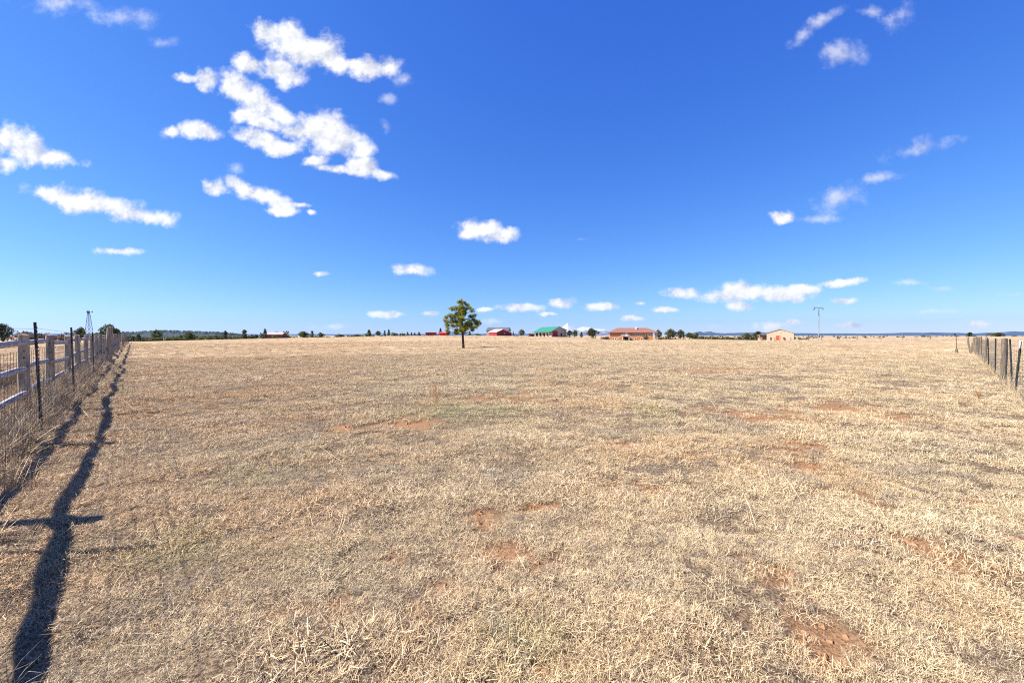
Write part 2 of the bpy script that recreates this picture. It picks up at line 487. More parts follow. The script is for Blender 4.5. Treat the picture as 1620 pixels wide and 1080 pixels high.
SOIL = [(808, 629, 44, 5.5), (872, 638, 24, 5), (640, 672, 36, 7), (540, 678, 16, 5), (1340, 645, 60, 8), (1172, 655, 40, 9),
        (1250, 652, 24, 6), (1225, 663, 60, 5), (1240, 698, 26, 6), (1280, 710, 42, 7), (1278, 733, 30, 7), (1230, 733, 18, 4), (1018, 767, 38, 12),
        (1090, 720, 18, 5), (762, 818, 25, 14), (845, 797, 28, 8), (805, 882, 60, 22), (705, 947, 28, 14), (1235, 912, 30, 24),
        (1288, 1003, 52, 28), (1300, 1045, 36, 26), (1465, 862, 58, 20), (1515, 888, 66, 20), (1365, 843, 36, 9), (1548, 790, 22, 5),
        (1370, 688, 14, 5), (1398, 676, 14, 4), (622, 880, 14, 10), (875, 1070, 40, 20), (480, 662, 16, 5), (1600, 845, 26, 8),
        (1120, 584, 60, 2), (1440, 660, 30, 4), (980, 700, 20, 5)]
SOILG = []
for (px, py, rx, ry) in SOIL:
    d = F * H / (py - HY)
    g_ = 1.12 if py < 760 else 1.05
    SOILG.append((at(px, d), d, g_ * rx * d / F, g_ * ry * d * d / (F * H)))
def bare(x, y):
    x = np.asarray(x, float); y = np.asarray(y, float)
    nx_, ny_ = fbm(x / 0.35, y / 0.35, 31, 4) - 0.5, fbm(x / 0.35, y / 0.35, 32, 4) - 0.5
    b = np.zeros_like(x)
    for (cx, cy, rx, ry) in SOILG:
        q = np.sqrt(((x - cx) / rx + nx_ * 1.35) ** 2 + ((y - cy) / ry + ny_ * 1.35) ** 2)
        b = np.maximum(b, np.maximum(1 - sstep(q, 0.6, 1.25), 0.62 * (1 - sstep(q, 1.0, 2.1))))
    n2 = fbm(x / 0.9, y / 0.9, 40, 3)
    return np.maximum(b, 0.8 * sstep(n2, 0.73, 0.83))

def polar_ground():
    rr = [0.0, 0.25]
    while rr[-1] < 8300:
        rr.append(rr[-1] * (1.016 if rr[-1] < 60 else 1.03))
    rr = np.array(rr)
    th = np.concatenate([np.arange(-66, 66.01, 0.6), np.arange(70, 291, 4.0)])
    th = np.radians(th)
    nr, nt = len(rr), len(th)
    RRr, TT = np.meshgrid(rr, th, indexing='ij')
    X, Y = RRr * np.sin(TT), RRr * np.cos(TT)
    Z = ground_z(X, Y)
    B = bare(X, Y)
    Z = Z - 0.02 * B * (RRr < 40)
    V = np.stack([X, Y, Z], -1).reshape(-1, 3)
    i = np.arange(nr - 1)[:, None] * nt
    j = np.arange(nt)[None, :]
    jn = (j + 1) % nt
    q = np.stack([i + j, i + jn, i + nt + jn, i + nt + j], -1).reshape(-1, 4)
    me = bpy.data.meshes.new('ground')
    me.vertices.add(len(V)); me.vertices.foreach_set('co', V.reshape(-1).astype(np.float32))
    me.loops.add(q.size); me.loops.foreach_set('vertex_index', q[:, ::-1].reshape(-1).astype(np.int32))
    me.polygons.add(len(q)); me.polygons.foreach_set('loop_start', np.arange(len(q), dtype=np.int32) * 4)
    me.polygons.foreach_set('use_smooth', np.ones(len(q), bool))
    a = me.attributes.new('bare', 'FLOAT', 'POINT')
    a.data.foreach_set('value', B.reshape(-1).astype(np.float32))
    me.update(); me.validate()
    return me
m, n, p = new_mat('dry_prairie_ground')
geo = n.n('ShaderNodeNewGeometry')
pos = geo.outputs['Position']
ab = n.n('ShaderNodeAttribute', attribute_name='bare')
n1 = n.noise(pos, 60, 4, 0.65)
n2 = n.noise(pos, 7, 5, 0.65)
n3 = n.noise(pos, 0.35, 4, 0.6)
n4 = n.noise(pos, 0.05, 3, 0.6)
th = n.mix(n.ramp(n1.outputs['Fac'], 0.35, 0.65), (0.05, 0.033, 0.021), (0.27, 0.19, 0.115))
th = n.mix(n.ramp(n2.outputs['Fac'], 0.50, 0.75, 0, 0.55), th, (0.15, 0.115, 0.085))
ln = n.n('ShaderNodeVectorMath', operation='LENGTH'); n.set(ln.inputs[0], pos)
dist = ln.outputs['Value']
farc = n.mix(n.ramp(n3.outputs['Fac'], 0.35, 0.68), (0.34, 0.24, 0.135), (0.475, 0.35, 0.205))
farc = n.mix(n.ramp(n4.outputs['Fac'], 0.40, 0.62), farc, (0.37, 0.26, 0.15))
farc = n.mix(n.ramp(n2.outputs['Fac'], 0.56, 0.70, 0, 0.6), farc, (0.15, 0.105, 0.065))
th = n.mix(n.ramp(dist, 10, 45), th, farc)
soil = n.mix(n.ramp(n1.outputs['Fac'], 0.3, 0.7), (0.19, 0.095, 0.042), (0.34, 0.19, 0.098))
col = n.mix(n.math('MULTIPLY', ab.outputs['Fac'], n.ramp(n2.outputs['Fac'], 0.25, 0.5, 0.55, 1.0)), th, soil)
n.set(p.inputs['Base Color'], col)
p.inputs['Roughness'].default_value = 0.95
p.inputs['Specular IOR Level'].default_value = 0.1
bp = n.n('ShaderNodeBump'); bp.inputs['Strength'].default_value = 0.8; bp.inputs['Distance'].default_value = 0.02
n.set(bp.inputs['Height'], n.math('ADD', n1.outputs['Fac'], n2.outputs['Fac']))
n.t.links.new(bp.outputs[0], p.inputs['Normal'])
M['ground'] = m
gme = polar_ground(); gme.materials.append(M['ground'])
tag(link('ground', gme), 'dry straw coloured prairie field with bare reddish soil patches', 'ground', kind='structure')

rs = np.random.default_rng(19)
cb = MB()
for (cx, cy, rx, ry) in SOILG:
    for _ in range(int(min(60, 10 + 160 * rx * ry))):
        q, a = sqrt(rs.uniform(0, 1)), rs.uniform(0, 2 * pi)
        x, y = cx + rx * q * cos(a), cy + ry * q * sin(a)
        if bare(x, y) < 0.4: continue
        z, sz = gz(x, y) - 0.018, rs.uniform(0.006, 0.022) * (1 + 0.05 * y)
        pts = []
        for dv in ((1, 0, 0), (0, 1, 0), (-1, 0, 0), (0, -1, 0), (0, 0, 1), (0, 0, -1)):
            k_ = sz * rs.uniform(0.6, 1.3)
            pts.append((x + dv[0] * k_ + rs.normal() * sz * .2, y + dv[1] * k_ + rs.normal() * sz * .2, z + dv[2] * k_ * 0.8))
        cb.add(pts, [(0, 1, 4), (1, 2, 4), (2, 3, 4), (3, 0, 4), (1, 0, 5), (2, 1, 5), (3, 2, 5), (0, 3, 5)])
M['clod'] = simple('reddish_soil_clod', (0.34, 0.19, 0.10), (0.20, 0.10, 0.05), 40, 0.95)
tag(cb.build('soil_clods', M['clod']), 'crumbs of reddish soil on the bare patches', 'soil', kind='stuff')

# ---------------------------------------------------------------- far hills and mountains
def ridge(name, x0, x1, d, depth, prof, mat, label, nx=160, ny=14, rough=0.25, seed=3, base=-12):
    V, Fq = [], []
    for j in range(ny + 1):
        tj = j / ny
        dd = d + depth * (tj - 0.5)
        env = max(0.0, 1 - abs(tj - 0.55) / 0.55) ** 0.9 if tj < 0.55 else max(0.0, 1 - (tj - 0.55) / 0.45)
        for i in range(nx + 1):
            px = x0 + (x1 - x0) * i / nx
            X = at(px, dd)
            top = prof(px)
            nn = float(fbm(X / (depth * 0.22), dd / (depth * 0.22), seed, 5))
            z = base + (top * d / F + H - base) * env * (1 - rough + rough * 2 * nn)
            V.append((X, dd, z))
    for j in range(ny):
        for i in range(nx):
            a = j * (nx + 1) + i
            Fq.append((a, a + 1, a + nx + 2, a + nx + 1))
    me = bpy.data.meshes.new(name); me.from_pydata(V, [], Fq); me.materials.append(mat)
    me.polygons.foreach_set('use_smooth', [True] * len(me.polygons))
    o = link(name, me)
    return tag(o, label, 'hill', kind='structure')
def hill_mat(name, a, b, scale, snow=None):
    m, n, p = new_mat(name)
    g = n.n('ShaderNodeNewGeometry')
    q = n.noise(g.outputs['Position'], scale, 6, 0.65)
    col = n.mix(n.ramp(q.outputs['Fac'], 0.38, 0.62), a, b)
    if snow:
        s = n.n('ShaderNodeSeparateXYZ'); n.set(s.inputs[0], g.outputs['Position'])
        hgt = n.math('ADD', s.outputs[2], n.math('MULTIPLY', n.math('SUBTRACT', q.outputs['Fac'], 0.5), snow[1]))
        col = n.mix(n.ramp(hgt, snow[0], snow[0] + snow[1] * 0.35), col, (0.46, 0.49, 0.57))
    n.set(p.inputs['Base Color'], col)
    p.inputs['Roughness'].default_value = 0.95
    return m
def ipl(pts):
    xs, ys = zip(*pts)
    return lambda px: float(np.interp(px, xs, ys))
M['forest_hill'] = hill_mat('forested_hill', (0.012, 0.018, 0.016), (0.03, 0.036, 0.028), 0.03)
M['blue_hill'] = hill_mat('far_mountain', (0.022, 0.042, 0.06), (0.06, 0.082, 0.10), 0.004)  # part of the distance blue is put into this base colour
M['snow_hill'] = hill_mat('snowy_mountain', (0.10, 0.10, 0.11), (0.2, 0.2, 0.2), 0.006, (45, 190))
ridge('snow_mountain', 850, 1000, 7600, 1500, ipl([(850, 0), (875, 6), (890, 13), (898, 19), (904, 16), (914, 11), (922, 14), (932, 13.5), (945, 11), (957, 10), (975, 4), (1000, 0)]),
      M['snow_hill'], 'distant snow covered mountain above the green roofed barn', rough=0.16, seed=12)
ridge('mountain', 1070, 1200, 7000, 1200, ipl([(1070, 0), (1090, 2), (1100, 5), (1106, 6.5), (1113, 5), (1124, 7), (1133, 4), (1150, 2.5), (1200, 0)]),
      M['blue_hill'], 'twin blue peaks on the horizon left of the beige building', rough=0.2, seed=21)
ridge('hill', 1120, 1760, 7300, 1400, ipl([(1120, 0), (1150, 3.6), (1180, 4.4), (1250, 3.8), (1300, 3.2), (1370, 2.8), (1440, 4.0), (1480, 4.6), (1540, 3.2), (1575, 4.5), (1600, 6.2), (1680, 6), (1760, 3)]),
      M['blue_hill'], 'long low blue ridge along the horizon behind the light pole', nx=260, rough=0.14, seed=31)
ridge('forested_hill', 130, 385, 1500, 420, ipl([(130, 2), (200, 4), (235, 6.2), (262, 7.2), (290, 6.5), (320, 5.2), (350, 4.2), (372, 2.5), (385, 0)]),
      M['forest_hill'], 'dark forested ridge on the horizon at the end of the rail fence', nx=200, rough=0.12, seed=41)
ridge('hill', -60, 1000, 7800, 1500, ipl([(-60, 3), (100, 3), (300, 2.4), (450, 1.8), (650, 2.2), (800, 2.4), (900, 3), (1000, 2)]),
      M['blue_hill'], 'very low far hills closing the left horizon', nx=240, rough=0.2, seed=51)
# the air, adding to the blue already put into the mountain colour
hb = MB(); hb.box((0, 0, 140), (17600, 17600, 340))
hm = bpy.data.materials.new('haze'); hm.use_nodes = True
HN = NT(hm.node_tree); HN.t.nodes.clear()
ho = HN.n('ShaderNodeOutputMaterial'); hv = HN.n('ShaderNodeVolumePrincipled')
hv.inputs['Color'].default_value = (0.24, 0.50, 0.95, 1); hv.inputs['Density'].default_value = 0.000034
hv.inputs['Anisotropy'].default_value = 0.5
HN.t.links.new(hv.outputs[0], ho.inputs['Volume'])
tag(hb.build('haze', hm), 'thin blue haze over the prairie', 'haze', kind='stuff')

# ---------------------------------------------------------------- fences
KL, CL_T, CL_W = -0.92, -1.33, -2.0            # left fences: x = c + k * y
KR, CR = 1.085, 1.34                           # right fence
LDIR = Vector((KL, 1, 0)).normalized(); LNRM = Vector((LDIR.y, -LDIR.x, 0))
RDIR = Vector((KR, 1, 0)).normalized()

def wood_post_mesh(h, r, seed):
    rg = random.Random(seed)
    b = MB()
    n_, lv = 12, 7
    dents = [rg.uniform(0.9, 1.06) for _ in range(n_)]
    vs_, fs_ = [], []
    zs = [-0.25] + [h * i / (lv - 2) for i in range(lv - 1)]
    bx, by = rg.uniform(-.012, .012), rg.uniform(-.012, .012)
    for i, z in enumerate(zs):
        t = max(z, 0) / h
        for k in range(n_):
            a = 2 * pi * k / n_
            rr = r * dents[k] * (1.05 - 0.1 * t) * (1 + rg.uniform(-.025, .025))
            if i == lv - 1: rr *= 0.93
            vs_.append((rr * cos(a) + bx * sin(t * 3), rr * sin(a) + by * sin(t * 3), z + (rg.uniform(-.012, .0) if i == lv - 1 else 0)))
    vs_.append((0, 0, h + 0.012))
    for i in range(lv - 1):
        for k in range(n_):
            fs_.append((i*n_ + k, i*n_ + (k+1) % n_, (i+1)*n_ + (k+1) % n_, (i+1)*n_ + k))
    for k in range(n_): fs_.append(((lv-1)*n_ + k, (lv-1)*n_ + (k+1) % n_, len(vs_) - 1))
    b.add(vs_, fs_)
    return b.mesh('post', M['post'])
def rail_mesh(L, seed):
    rg = random.Random(seed)
    b = MB()
    pts, rad = [], []
    bow = rg.uniform(-.035, .02); side = rg.uniform(-.03, .03)
    for i in range(9):
        t = i / 8
        pts.append((L * t, side * sin(pi * t) + rg.uniform(-.006, .006), bow * sin(pi * t) + rg.uniform(-.008, .008)))
        e = min(t, 1 - t)
        rad.append((0.024 if e < 0.01 else 0.040 if e < 0.13 else 0.048) * rg.uniform(0.92, 1.08))
    b.tube(pts, rad, 7, (0.86, 1.12), rg.uniform(0, 1))
    return b.mesh('rail', M['rail'])
def t_post_mesh(h):
    b = MB()
    w, st, t = 0.019, 0.021, 0.0035
    # flange faces the field, stem behind, studs down the flange
    b.box((0, 0, h / 2 - 0.1), (2 * w, 2 * t, h + 0.2))
    b.box((0, st / 2 + t, h / 2 - 0.1), (2 * t, st, h + 0.2))
    z = 0.12
    while z < h - 0.03:
        b.box((0, -0.0075, z), (0.014, 0.008, 0.018)); z += 0.055
    return b.mesh('post', M['tpost'])
WPM = [wood_post_mesh(1.40, 0.078, s) for s in range(4)]
TPM = {}
def tpost_me(h):
    k = round(h, 2)
    if k not in TPM: TPM[k] = t_post_mesh(k)
    return TPM[k]

# split rail fence
rail_fence = empty('split_rail_fence', (CL_W, 0, gz(CL_W, 0)))
tag(rail_fence, 'weathered grey split rail wooden fence running away along the left edge', 'rail fence')
inv = Matrix.Translation(-Vector(rail_fence.location))
def child(name, me, parent, loc, rot=(0, 0, 0)):
    o = link(name, me, parent)
    o.location = Vector(loc) - Vector(parent.location)
    o.rotation_euler = rot
    return o
SP = 2.34
wp = []
for k in range(-4, 46):
    d = 7.475 + SP * k
    x = CL_W + KL * d
    wp.append(Vector((x, d, gz(x, d))))
RLEN = SP * sqrt(1 + KL * KL) + 0.26
RLM = [rail_mesh(RLEN, s) for s in range(8)]
rg = random.Random(3)
hole_b = MB()
hole_b.tube([(0, -0.003, 0), (0, 0.006, 0)], [0.016, 0.016], 8)
hole_me = hole_b.mesh('bolt_hole', M['hole'])
lang = atan2(LDIR.y, LDIR.x)
for i, q in enumerate(wp):
    po = child('post', WPM[i % 4], rail_fence, q, (rg.uniform(-.02, .02), rg.uniform(-.02, .02), rg.uniform(0, 6)))
    if -1 < i - 4 < 2:
        for zz in (1.10, 0.98):
            hl = link('bolt_hole', hole_me, po)
            f = Vector((-q.x, -q.y, 0)).normalized()
            wpos = f * 0.083
            a0 = -po.rotation_euler.z
            hl.location = (wpos.x * cos(a0) - wpos.y * sin(a0), wpos.x * sin(a0) + wpos.y * cos(a0), zz)
            hl.rotation_euler = (0, 0, atan2(f.y, f.x) + pi / 2 + a0)
    if i + 1 < len(wp):
        nx_ = wp[i + 1]
        for zz in (1.235, 0.77, 0.36):
            s = 0.028 if i % 2 else -0.028
            a = q - LDIR * 0.13 + LNRM * s + Vector((0, 0, zz + rg.uniform(-.02, .02)))
            bq = nx_ + LDIR * 0.13 + LNRM * s + Vector((0, 0, zz + rg.uniform(-.02, .02)))
            dv = bq - a
            child('rail', RLM[rg.randrange(8)], rail_fence, a, (0, -math.asin(dv.z / dv.length), lang))

# wire fence standing in front of it
def wire_tube(b, pts, r):
    b.tube(pts, [r] * len(pts), 3)
def wire_fence(root, posts, heights, mesh_h, dmax_v, vstep, mat, strands=()):
    """netting between the posts: horizontal wires, then upright ones while they can still be made out"""
    b = MB()
    hs = [0.04 + mesh_h * (i / 11) ** 1.12 for i in range(12)] + list(strands)
    for zz in hs:
        for i in range(len(posts) - 1):
            a, c = posts[i], posts[i + 1]
            mid = (a + c) / 2; mid.z = (a.z + c.z) / 2 - (0.02 if zz > 1 else 0.008)
            up = Vector((0, 0, zz))
            wire_tube(b, [a + up, mid + up, c + up], 0.0022 if a.y < 14 else 0.003)
    for i in range(len(posts) - 1):
        a, c = posts[i], posts[i + 1]
        if a.y > dmax_v: continue
        n_ = int((c - a).length / vstep)
        for j in range(1, n_):
            q = a.lerp(c, j / n_)
            sag = 0.008 * sin(pi * j / n_)
            wire_tube(b, [q + Vector((0, 0, 0.03)), q + Vector((0, 0, 0.04 + mesh_h - sag))], 0.0021 if q.y < 14 else 0.0026)
    for v_i in range(len(b.v)):
        p_ = b.v[v_i]; b.v[v_i] = (p_[0] - root.location.x, p_[1] - root.location.y, p_[2] - root.location.z)
    return b.build('wire_netting', mat, root)
wf = empty('wire_fence', (CL_T, 0, gz(CL_T, 0)))
tag(wf, 'wire netting fence on dark steel posts in front of the split rails', 'wire fence')
td = [-4.2, -0.6, 2.5, 5.87, 9.1, 13.6, 17.2]
while td[-1] < 112: td.append(td[-1] + (3.7 + 0.5 * sin(td[-1] * 3)))
tp, th_ = [], []
for i, d in enumerate(td):
    x = CL_T + KL * d
    q = Vector((x, d, gz(x, d))); tp.append(q)
    h_ = 1.22 if abs(d - 2.5) < .1 else 1.57 if d < 6.5 else (1.56, 1.52, 1.62, 1.5)[i % 4]
    lean = 0.105 if abs(d - 5.87) < .1 else (0.03 if d < 12 else rg.uniform(-.02, .06))
    child('post', tpost_me(h_), wf, q, (rg.uniform(-.02, .02), -lean, lang - pi / 2 + pi / 2 + rg.uniform(-.15, .15)))
wire_fence(wf, tp, None, 1.16, 34, 0.15, M['wire'], (1.32, 1.47))
for d, hh, rr in ((20.6, 1.78, 0.12), (46.0, 1.7, 0.12)):
    x = CL_T + KL * d + 0.05
    child('brace_post', wood_post_mesh(hh, rr, int(d)), wf, (x, d, gz(x, d)), (0.02, 0.03, 1))['label'] = 'thick tall wooden brace post in the wire fence'

# right-hand fence
rf = empty('wire_fence', (CR, 0, gz(CR, 0)))
tag(rf, 'wire fence of mixed steel and wooden posts along the right edge', 'wire fence')
rd = [(-2.8, 't'), (0.4, 't'), (3.4, 't'), (6.5, 't'), (9.5, 'tw'), (12.1, 'w'), (12.0, 't2'), (14.4, 't'), (17.5, 't'), (19.8, 's'), (23.3, 's'), (26.8, 's'),
      (29.0, 'w'), (31.3, 'w2'), (33, 's'), (35, 's'), (37.5, 'w2'), (40, 's'), (43, 's'), (46, 's'), (50, 's'), (54, 's')]
rp = []
rang = atan2(RDIR.y, RDIR.x)
M['post'] = simple('dark_brown_post_wood', (0.20, 0.155, 0.105), (0.08, 0.06, 0.045), 18, 0.9, (1, 1, 0.14), 0.7)
WPR = wood_post_mesh(1.30, 0.068, 77)
WPS = wood_post_mesh(1.28, 0.055, 78)
WPT = wood_post_mesh(1.30, 0.042, 79)
for d, kd in rd:
    x = CR + KR * d
    off = RDIR.cross(Vector((0, 0, 1))) * (0.17 if kd == 't2' else 0.0)
    q = Vector((x, d, gz(x, d))) + off
    if kd != 't2': rp.append(q)
    if kd[0] == 't':
        lean = -0.06 if kd == 'tw' else rg.uniform(-.03, .05)
        h_ = 1.27 if d < 20 else 1.33
        po = child('post', tpost_me(h_), rf, q, (rg.uniform(-.03, .03), lean, rang + pi / 2))
        if kd == 'tw':
            wb = MB(); wb.box((0, -0.001, 1.185), (0.044, 0.012, 0.175))
            wb.build('white_tip', M['white_tip'], po)
            po['label'] = 'dark steel post with a white painted tip'
    else:
        child('post', WPR if kd == 'w' else WPT if kd == 's' else WPS, rf, q, (rg.uniform(-.03, .03), rg.uniform(-.03, .03), rg.uniform(0, 6)))
wire_fence(rf, rp, None, 1.12, 26, 0.3, M['wire'], (1.2,))
# leaning post left of its far end
xl, dl = at(1514, 33), 33.0
lp = empty('leaning_post', (xl, dl, gz(xl, dl)))
tag(lp, 'lone dark post leaning left in the grass beside the right fence end', 'fence post')
child('post', t_post_mesh(1.5), lp, lp.location, (0, -0.12, 0.5))
lb = MB()
lb.tube([(0, 0, -.1), (-0.03, 0, .25), (-0.02, 0.0, 0.42)], [0.12, 0.09, 0.03], 7)
lb.build('clamp_block', M['post'], lp)
child('post_cap', MB.mesh.__get__((lambda b: (b.tube([(0, 0, 0), (0, 0, .14)], [0.055, 0.05], 8), b)[1])(MB()))('post_cap', M['tpost']), lp, Vector(lp.location) + Vector((-0.178, 0, 1.44)), (0, -0.12, 0))
# cross fence far out on the right
cf = empty('field_fence', (at(1300, 118), 118, gz(at(1300, 118), 118)))
tag(cf, 'low far wire fence with short posts crossing in front of the beige building', 'wire fence')
cp = []
smallp = wood_post_mesh(1.15, 0.10, 91)
for i, px in enumerate([1105, 1115, 1126, 1148, 1167, 1187, 1206, 1226, 1251, 1279, 1300, 1327, 1356, 1392, 1428, 1471.5]):
    d = 140 - 40 * (px - 1105) / 366
    x = at(px, d); q = Vector((x, d, gz(x, d))); cp.append(q)
    o = child('post', smallp, cf, q, (rg.uniform(-.05, .05), rg.uniform(-.05, .05), i))
    o.scale.z = rg.uniform(0.85, 1.15) * (1.25 if px in (1105, 1148) else 1)
b = MB()
for zz in (0.35, 0.65, 0.95):
    for a, c in zip(cp[:-1], cp[1:]):
        L0 = Vector(cf.location)
        wire_tube(b, [a - L0 + Vector((0, 0, zz)), c - L0 + Vector((0, 0, zz))], 0.006)
b.build('wire', M['wire'], cf)

# ---------------------------------------------------------------- trees and shrubs
def clump_quads(centers, radii, per, length, width, rs, up=0.3, outw=None):
    """needle or leaf cards spread through clumps; each card is a small quad"""
    C, RAD = np.asarray(centers, float), np.asarray(radii, float)
    n_ = len(C)
    c = np.repeat(C, per, 0); r = np.repeat(RAD, per)
    N = len(c)
    dirs = rs.normal(size=(N, 3)); dirs /= np.linalg.norm(dirs, axis=1, keepdims=True)
    off = dirs * (r * rs.uniform(0.1, 1.0, N) ** 0.6)[:, None]
    off[:, 2] *= 0.75
    base = c + off
    nd = dirs + rs.normal(scale=0.5, size=(N, 3)); nd[:, 2] += up
    nd /= np.linalg.norm(nd, axis=1, keepdims=True)
    sd = np.cross(nd, rs.normal(size=(N, 3))); sd /= np.linalg.norm(sd, axis=1, keepdims=True) + 1e-9
    L = (length * rs.uniform(0.6, 1.3, N))[:, None]; wd = (width * rs.uniform(0.7, 1.3, N))[:, None]
    V = np.stack([base - sd * wd, base + sd * wd, base + sd * wd * 0.4 + nd * L, base - sd * wd * 0.4 + nd * L], 1)
    return V, np.clip(np.repeat(rs.uniform(0, 0.8, n_), per) + rs.normal(scale=0.15, size=N), 0, 1)

# the lone pine in the middle of the field
TD = 41.5
tx = at(733, TD); tz = gz(tx, TD)
pine = empty('pine_tree', (tx, TD, tz))
tag(pine, 'lone young pine tree with bare lower trunk standing in the open field', 'tree')
sT = TD / F / 10.8
def tp_(zx, zy): return ((zx - 465) * sT, (1000 - zy) * sT)
lobes = [(415, 215, 62), (470, 225, 40), (530, 262, 52), (572, 312, 30), (270, 335, 55), (345, 330, 50), (420, 330, 75), (500, 330, 45), (480, 390, 60), (620, 372, 45),
         (165, 475, 38), (250, 455, 62), (340, 450, 85), (420, 440, 55), (175, 545, 55), (270, 540, 70), (360, 545, 65), (655, 455, 52), (590, 470, 45), (645, 525, 65), (560, 545, 50),
         (745, 590, 48), (690, 590, 55), (605, 590, 60), (680, 645, 48), (545, 640, 48), (610, 650, 45), (195, 620, 52), (280, 625, 52), (205, 690, 42), (330, 690, 45), (410, 700, 30),
         (380, 620, 45), (620, 690, 28), (500, 600, 40), (725, 560, 40)]
rs = np.random.default_rng(11)
tb = MB()
trunk_pts = [(0.0, 0, -0.15), (-0.01, 0, 0.25)] + [(tp_(a, 0)[0], 0.05 * sin(i), tp_(0, bb)[1]) for i, (a, bb) in enumerate([(458, 850), (452, 700), (448, 600), (452, 480), (445, 380), (430, 260), (420, 200)])]
tb.tube(trunk_pts, [0.17, 0.135, 0.115, 0.10, 0.085, 0.07, 0.05, 0.03, 0.01], 8)
lc = []
for (zx, zy, rr) in lobes:
    x, z = tp_(zx, zy)
    lc.append((x, rs.normal() * 0.55 * (1 - abs(x) / 2.6) * (0.5 + 0.8 * (zy - 180) / 500), z, rr * sT))
for k in range(26):                      # limbs towards and away from the viewer
    h_ = rs.uniform(0.36, 0.9)
    rad = 1.75 * (1 - h_) ** 0.6 * rs.uniform(0.55, 1.0)
    s = 1 if k % 2 else -1
    a = rs.uniform(-0.6, 0.6)
    lc.append((rad * sin(a) * 0.8 - 0.12, s * rad * cos(a), h_ * 4.75, rs.uniform(0.2, 0.34)))
def trunk_at(z):
    pts = trunk_pts
    for a, b_ in zip(pts[:-1], pts[1:]):
        if a[2] <= z <= b_[2]:
            t = (z - a[2]) / (b_[2] - a[2]); return Vector(a).lerp(Vector(b_), t)
    return Vector(pts[-1])
bb_ = MB()
CC, CR_ = [], []
for (x, y, z, rr) in lc:
    dist_ = sqrt(x * x + y * y)
    s0 = trunk_at(max(1.35, min(4.2, z - 0.55 * dist_ * rs.uniform(0.4, 1.0))))
    e = Vector((x, y, z))
    mid = s0.lerp(e, 0.55) + Vector((0, 0, -0.08 * dist_))
    bb_.tube([s0, mid, e], [0.034, 0.022, 0.008], 5)
    for _ in range(max(9, int(11 * (rr / 0.3) ** 2))):
        dv = rs.normal(size=3); dv /= np.linalg.norm(dv)
        CC.append((x + dv[0] * rr * rs.uniform(.2, .95), y + dv[1] * rr * rs.uniform(.2, .95), z + dv[2] * rr * 0.85 * rs.uniform(.2, .95)))
        CR_.append(rs.uniform(0.07, 0.13))
tb.build('trunk', M['bark'], pine, smooth=True)
bb_.build('limb', M['bark'], pine)
V, rn = clump_quads(CC, CR_, 48, 0.15, 0.010, rs, 0.35)
link('crown', quads_mesh('crown', V, M['needles'], rn), pine)

# stock of far trees: unit height, scaled when placed
def far_tree_parts(kind, seed):
    rs = np.random.default_rng(seed)
    tb = MB()
    tb.tube([(0, 0, -0.06), (0.01, 0, 0.3), (0.0, 0.01, 0.8)], [0.032, 0.024, 0.008], 6)
    C, RD = [], []
    if kind == 'pine':
        lean = rs.uniform(-.04, .04)
        for k in range(95):
            t = rs.uniform(0.10, 1.0)
            rad = (0.40 * (1 - t) ** 0.65 + 0.03) * (0.8 + 0.35 * sin(t * 19 + seed)) * (0.55 + 0.45 * min(1, (t - 0.06) / 0.15))
            a = rs.uniform(0, 2 * pi); q = rad * sqrt(rs.uniform(0.1, 1))
            C.append((q * cos(a) + lean * t, q * sin(a), t * 0.96)); RD.append(0.075)
    elif kind == 'round':
        for k in range(120):
            dv = rs.normal(size=3); dv /= np.linalg.norm(dv)
            q = rs.uniform(0.15, 1) ** 0.5
            fl = 1 - 0.35 * max(0, dv[2]) - 0.25 * sin(3 * atan2(dv[1], dv[0]) + seed)
            C.append((dv[0] * 0.46 * q * fl, dv[1] * 0.46 * q * fl, 0.54 + dv[2] * 0.43 * q)); RD.append(rs.uniform(.05, .10))
    else:        # shrub down to the ground, several humps
        hum = [(rs.uniform(-.3, .3), rs.uniform(-.3, .3), rs.uniform(.55, .95)) for _ in range(4)]
        for k in range(80):
            hx, hy, hh = hum[k % 4]
            dv = rs.normal(size=3); dv /= np.linalg.norm(dv)
            q = rs.uniform(0.2, 1) ** 0.5
            C.append((hx + dv[0] * 0.26 * q, hy + dv[1] * 0.26 * q, max(0.03, hh * (0.5 + 0.46 * dv[2] * q)))); RD.append(rs.uniform(.05, .10))
    V, rn = clump_quads(C, RD, 26, 0.06, 0.017, rs, 0.3)
    return tb, V, rn
STOCK = {}
for kind, mats in (('pine', 'farneedles'), ('round', 'farneedles'), ('shrub', 'bushleaf'), ('bare', 'barebrush')):
    STOCK[kind] = []
    for s in range(4):
        tb, V, rn = far_tree_parts('shrub' if kind == 'bare' else kind, 100 + s * 7 + len(kind))
        STOCK[kind].append((tb.mesh('trunk', M['bark']), quads_mesh('crown', V, M[mats], rn)))
names = {'pine': ('pine_tree', 'tree'), 'round': ('round_tree', 'tree'), 'shrub': ('shrub', 'shrub'), 'bare': ('bare_bush', 'bush')}
def place_tree(px, top, base, w, d, kind, label, group=None):
    x = at(px, d)
    z = gz(x, d)
    hgt = (zrow(top, d) - z)
    wid = w * d / F
    nm, ct = names[kind]
    o = empty(nm, (x, d, z), rg.uniform(0, 6.28))
    tr, cr = STOCK[kind][rg.randrange(4)]
    a = link('trunk' if kind in ('pine', 'round') else 'stem', tr, o); c = link('crown' if kind in ('pine', 'round') else 'foliage', cr, o)
    ws = wid / (0.82 if kind == 'pine' else 0.98 if kind == 'round' else 1.05)
    for q in (a, c): q.scale = (ws, ws, hgt)
    tag(o, label, ct, group)
    return o
GL = 'trees and shrubs along the left horizon'
GM = 'trees around the farm buildings'
GR = 'trees along the right horizon'
GF = 'trees behind the rail fence'
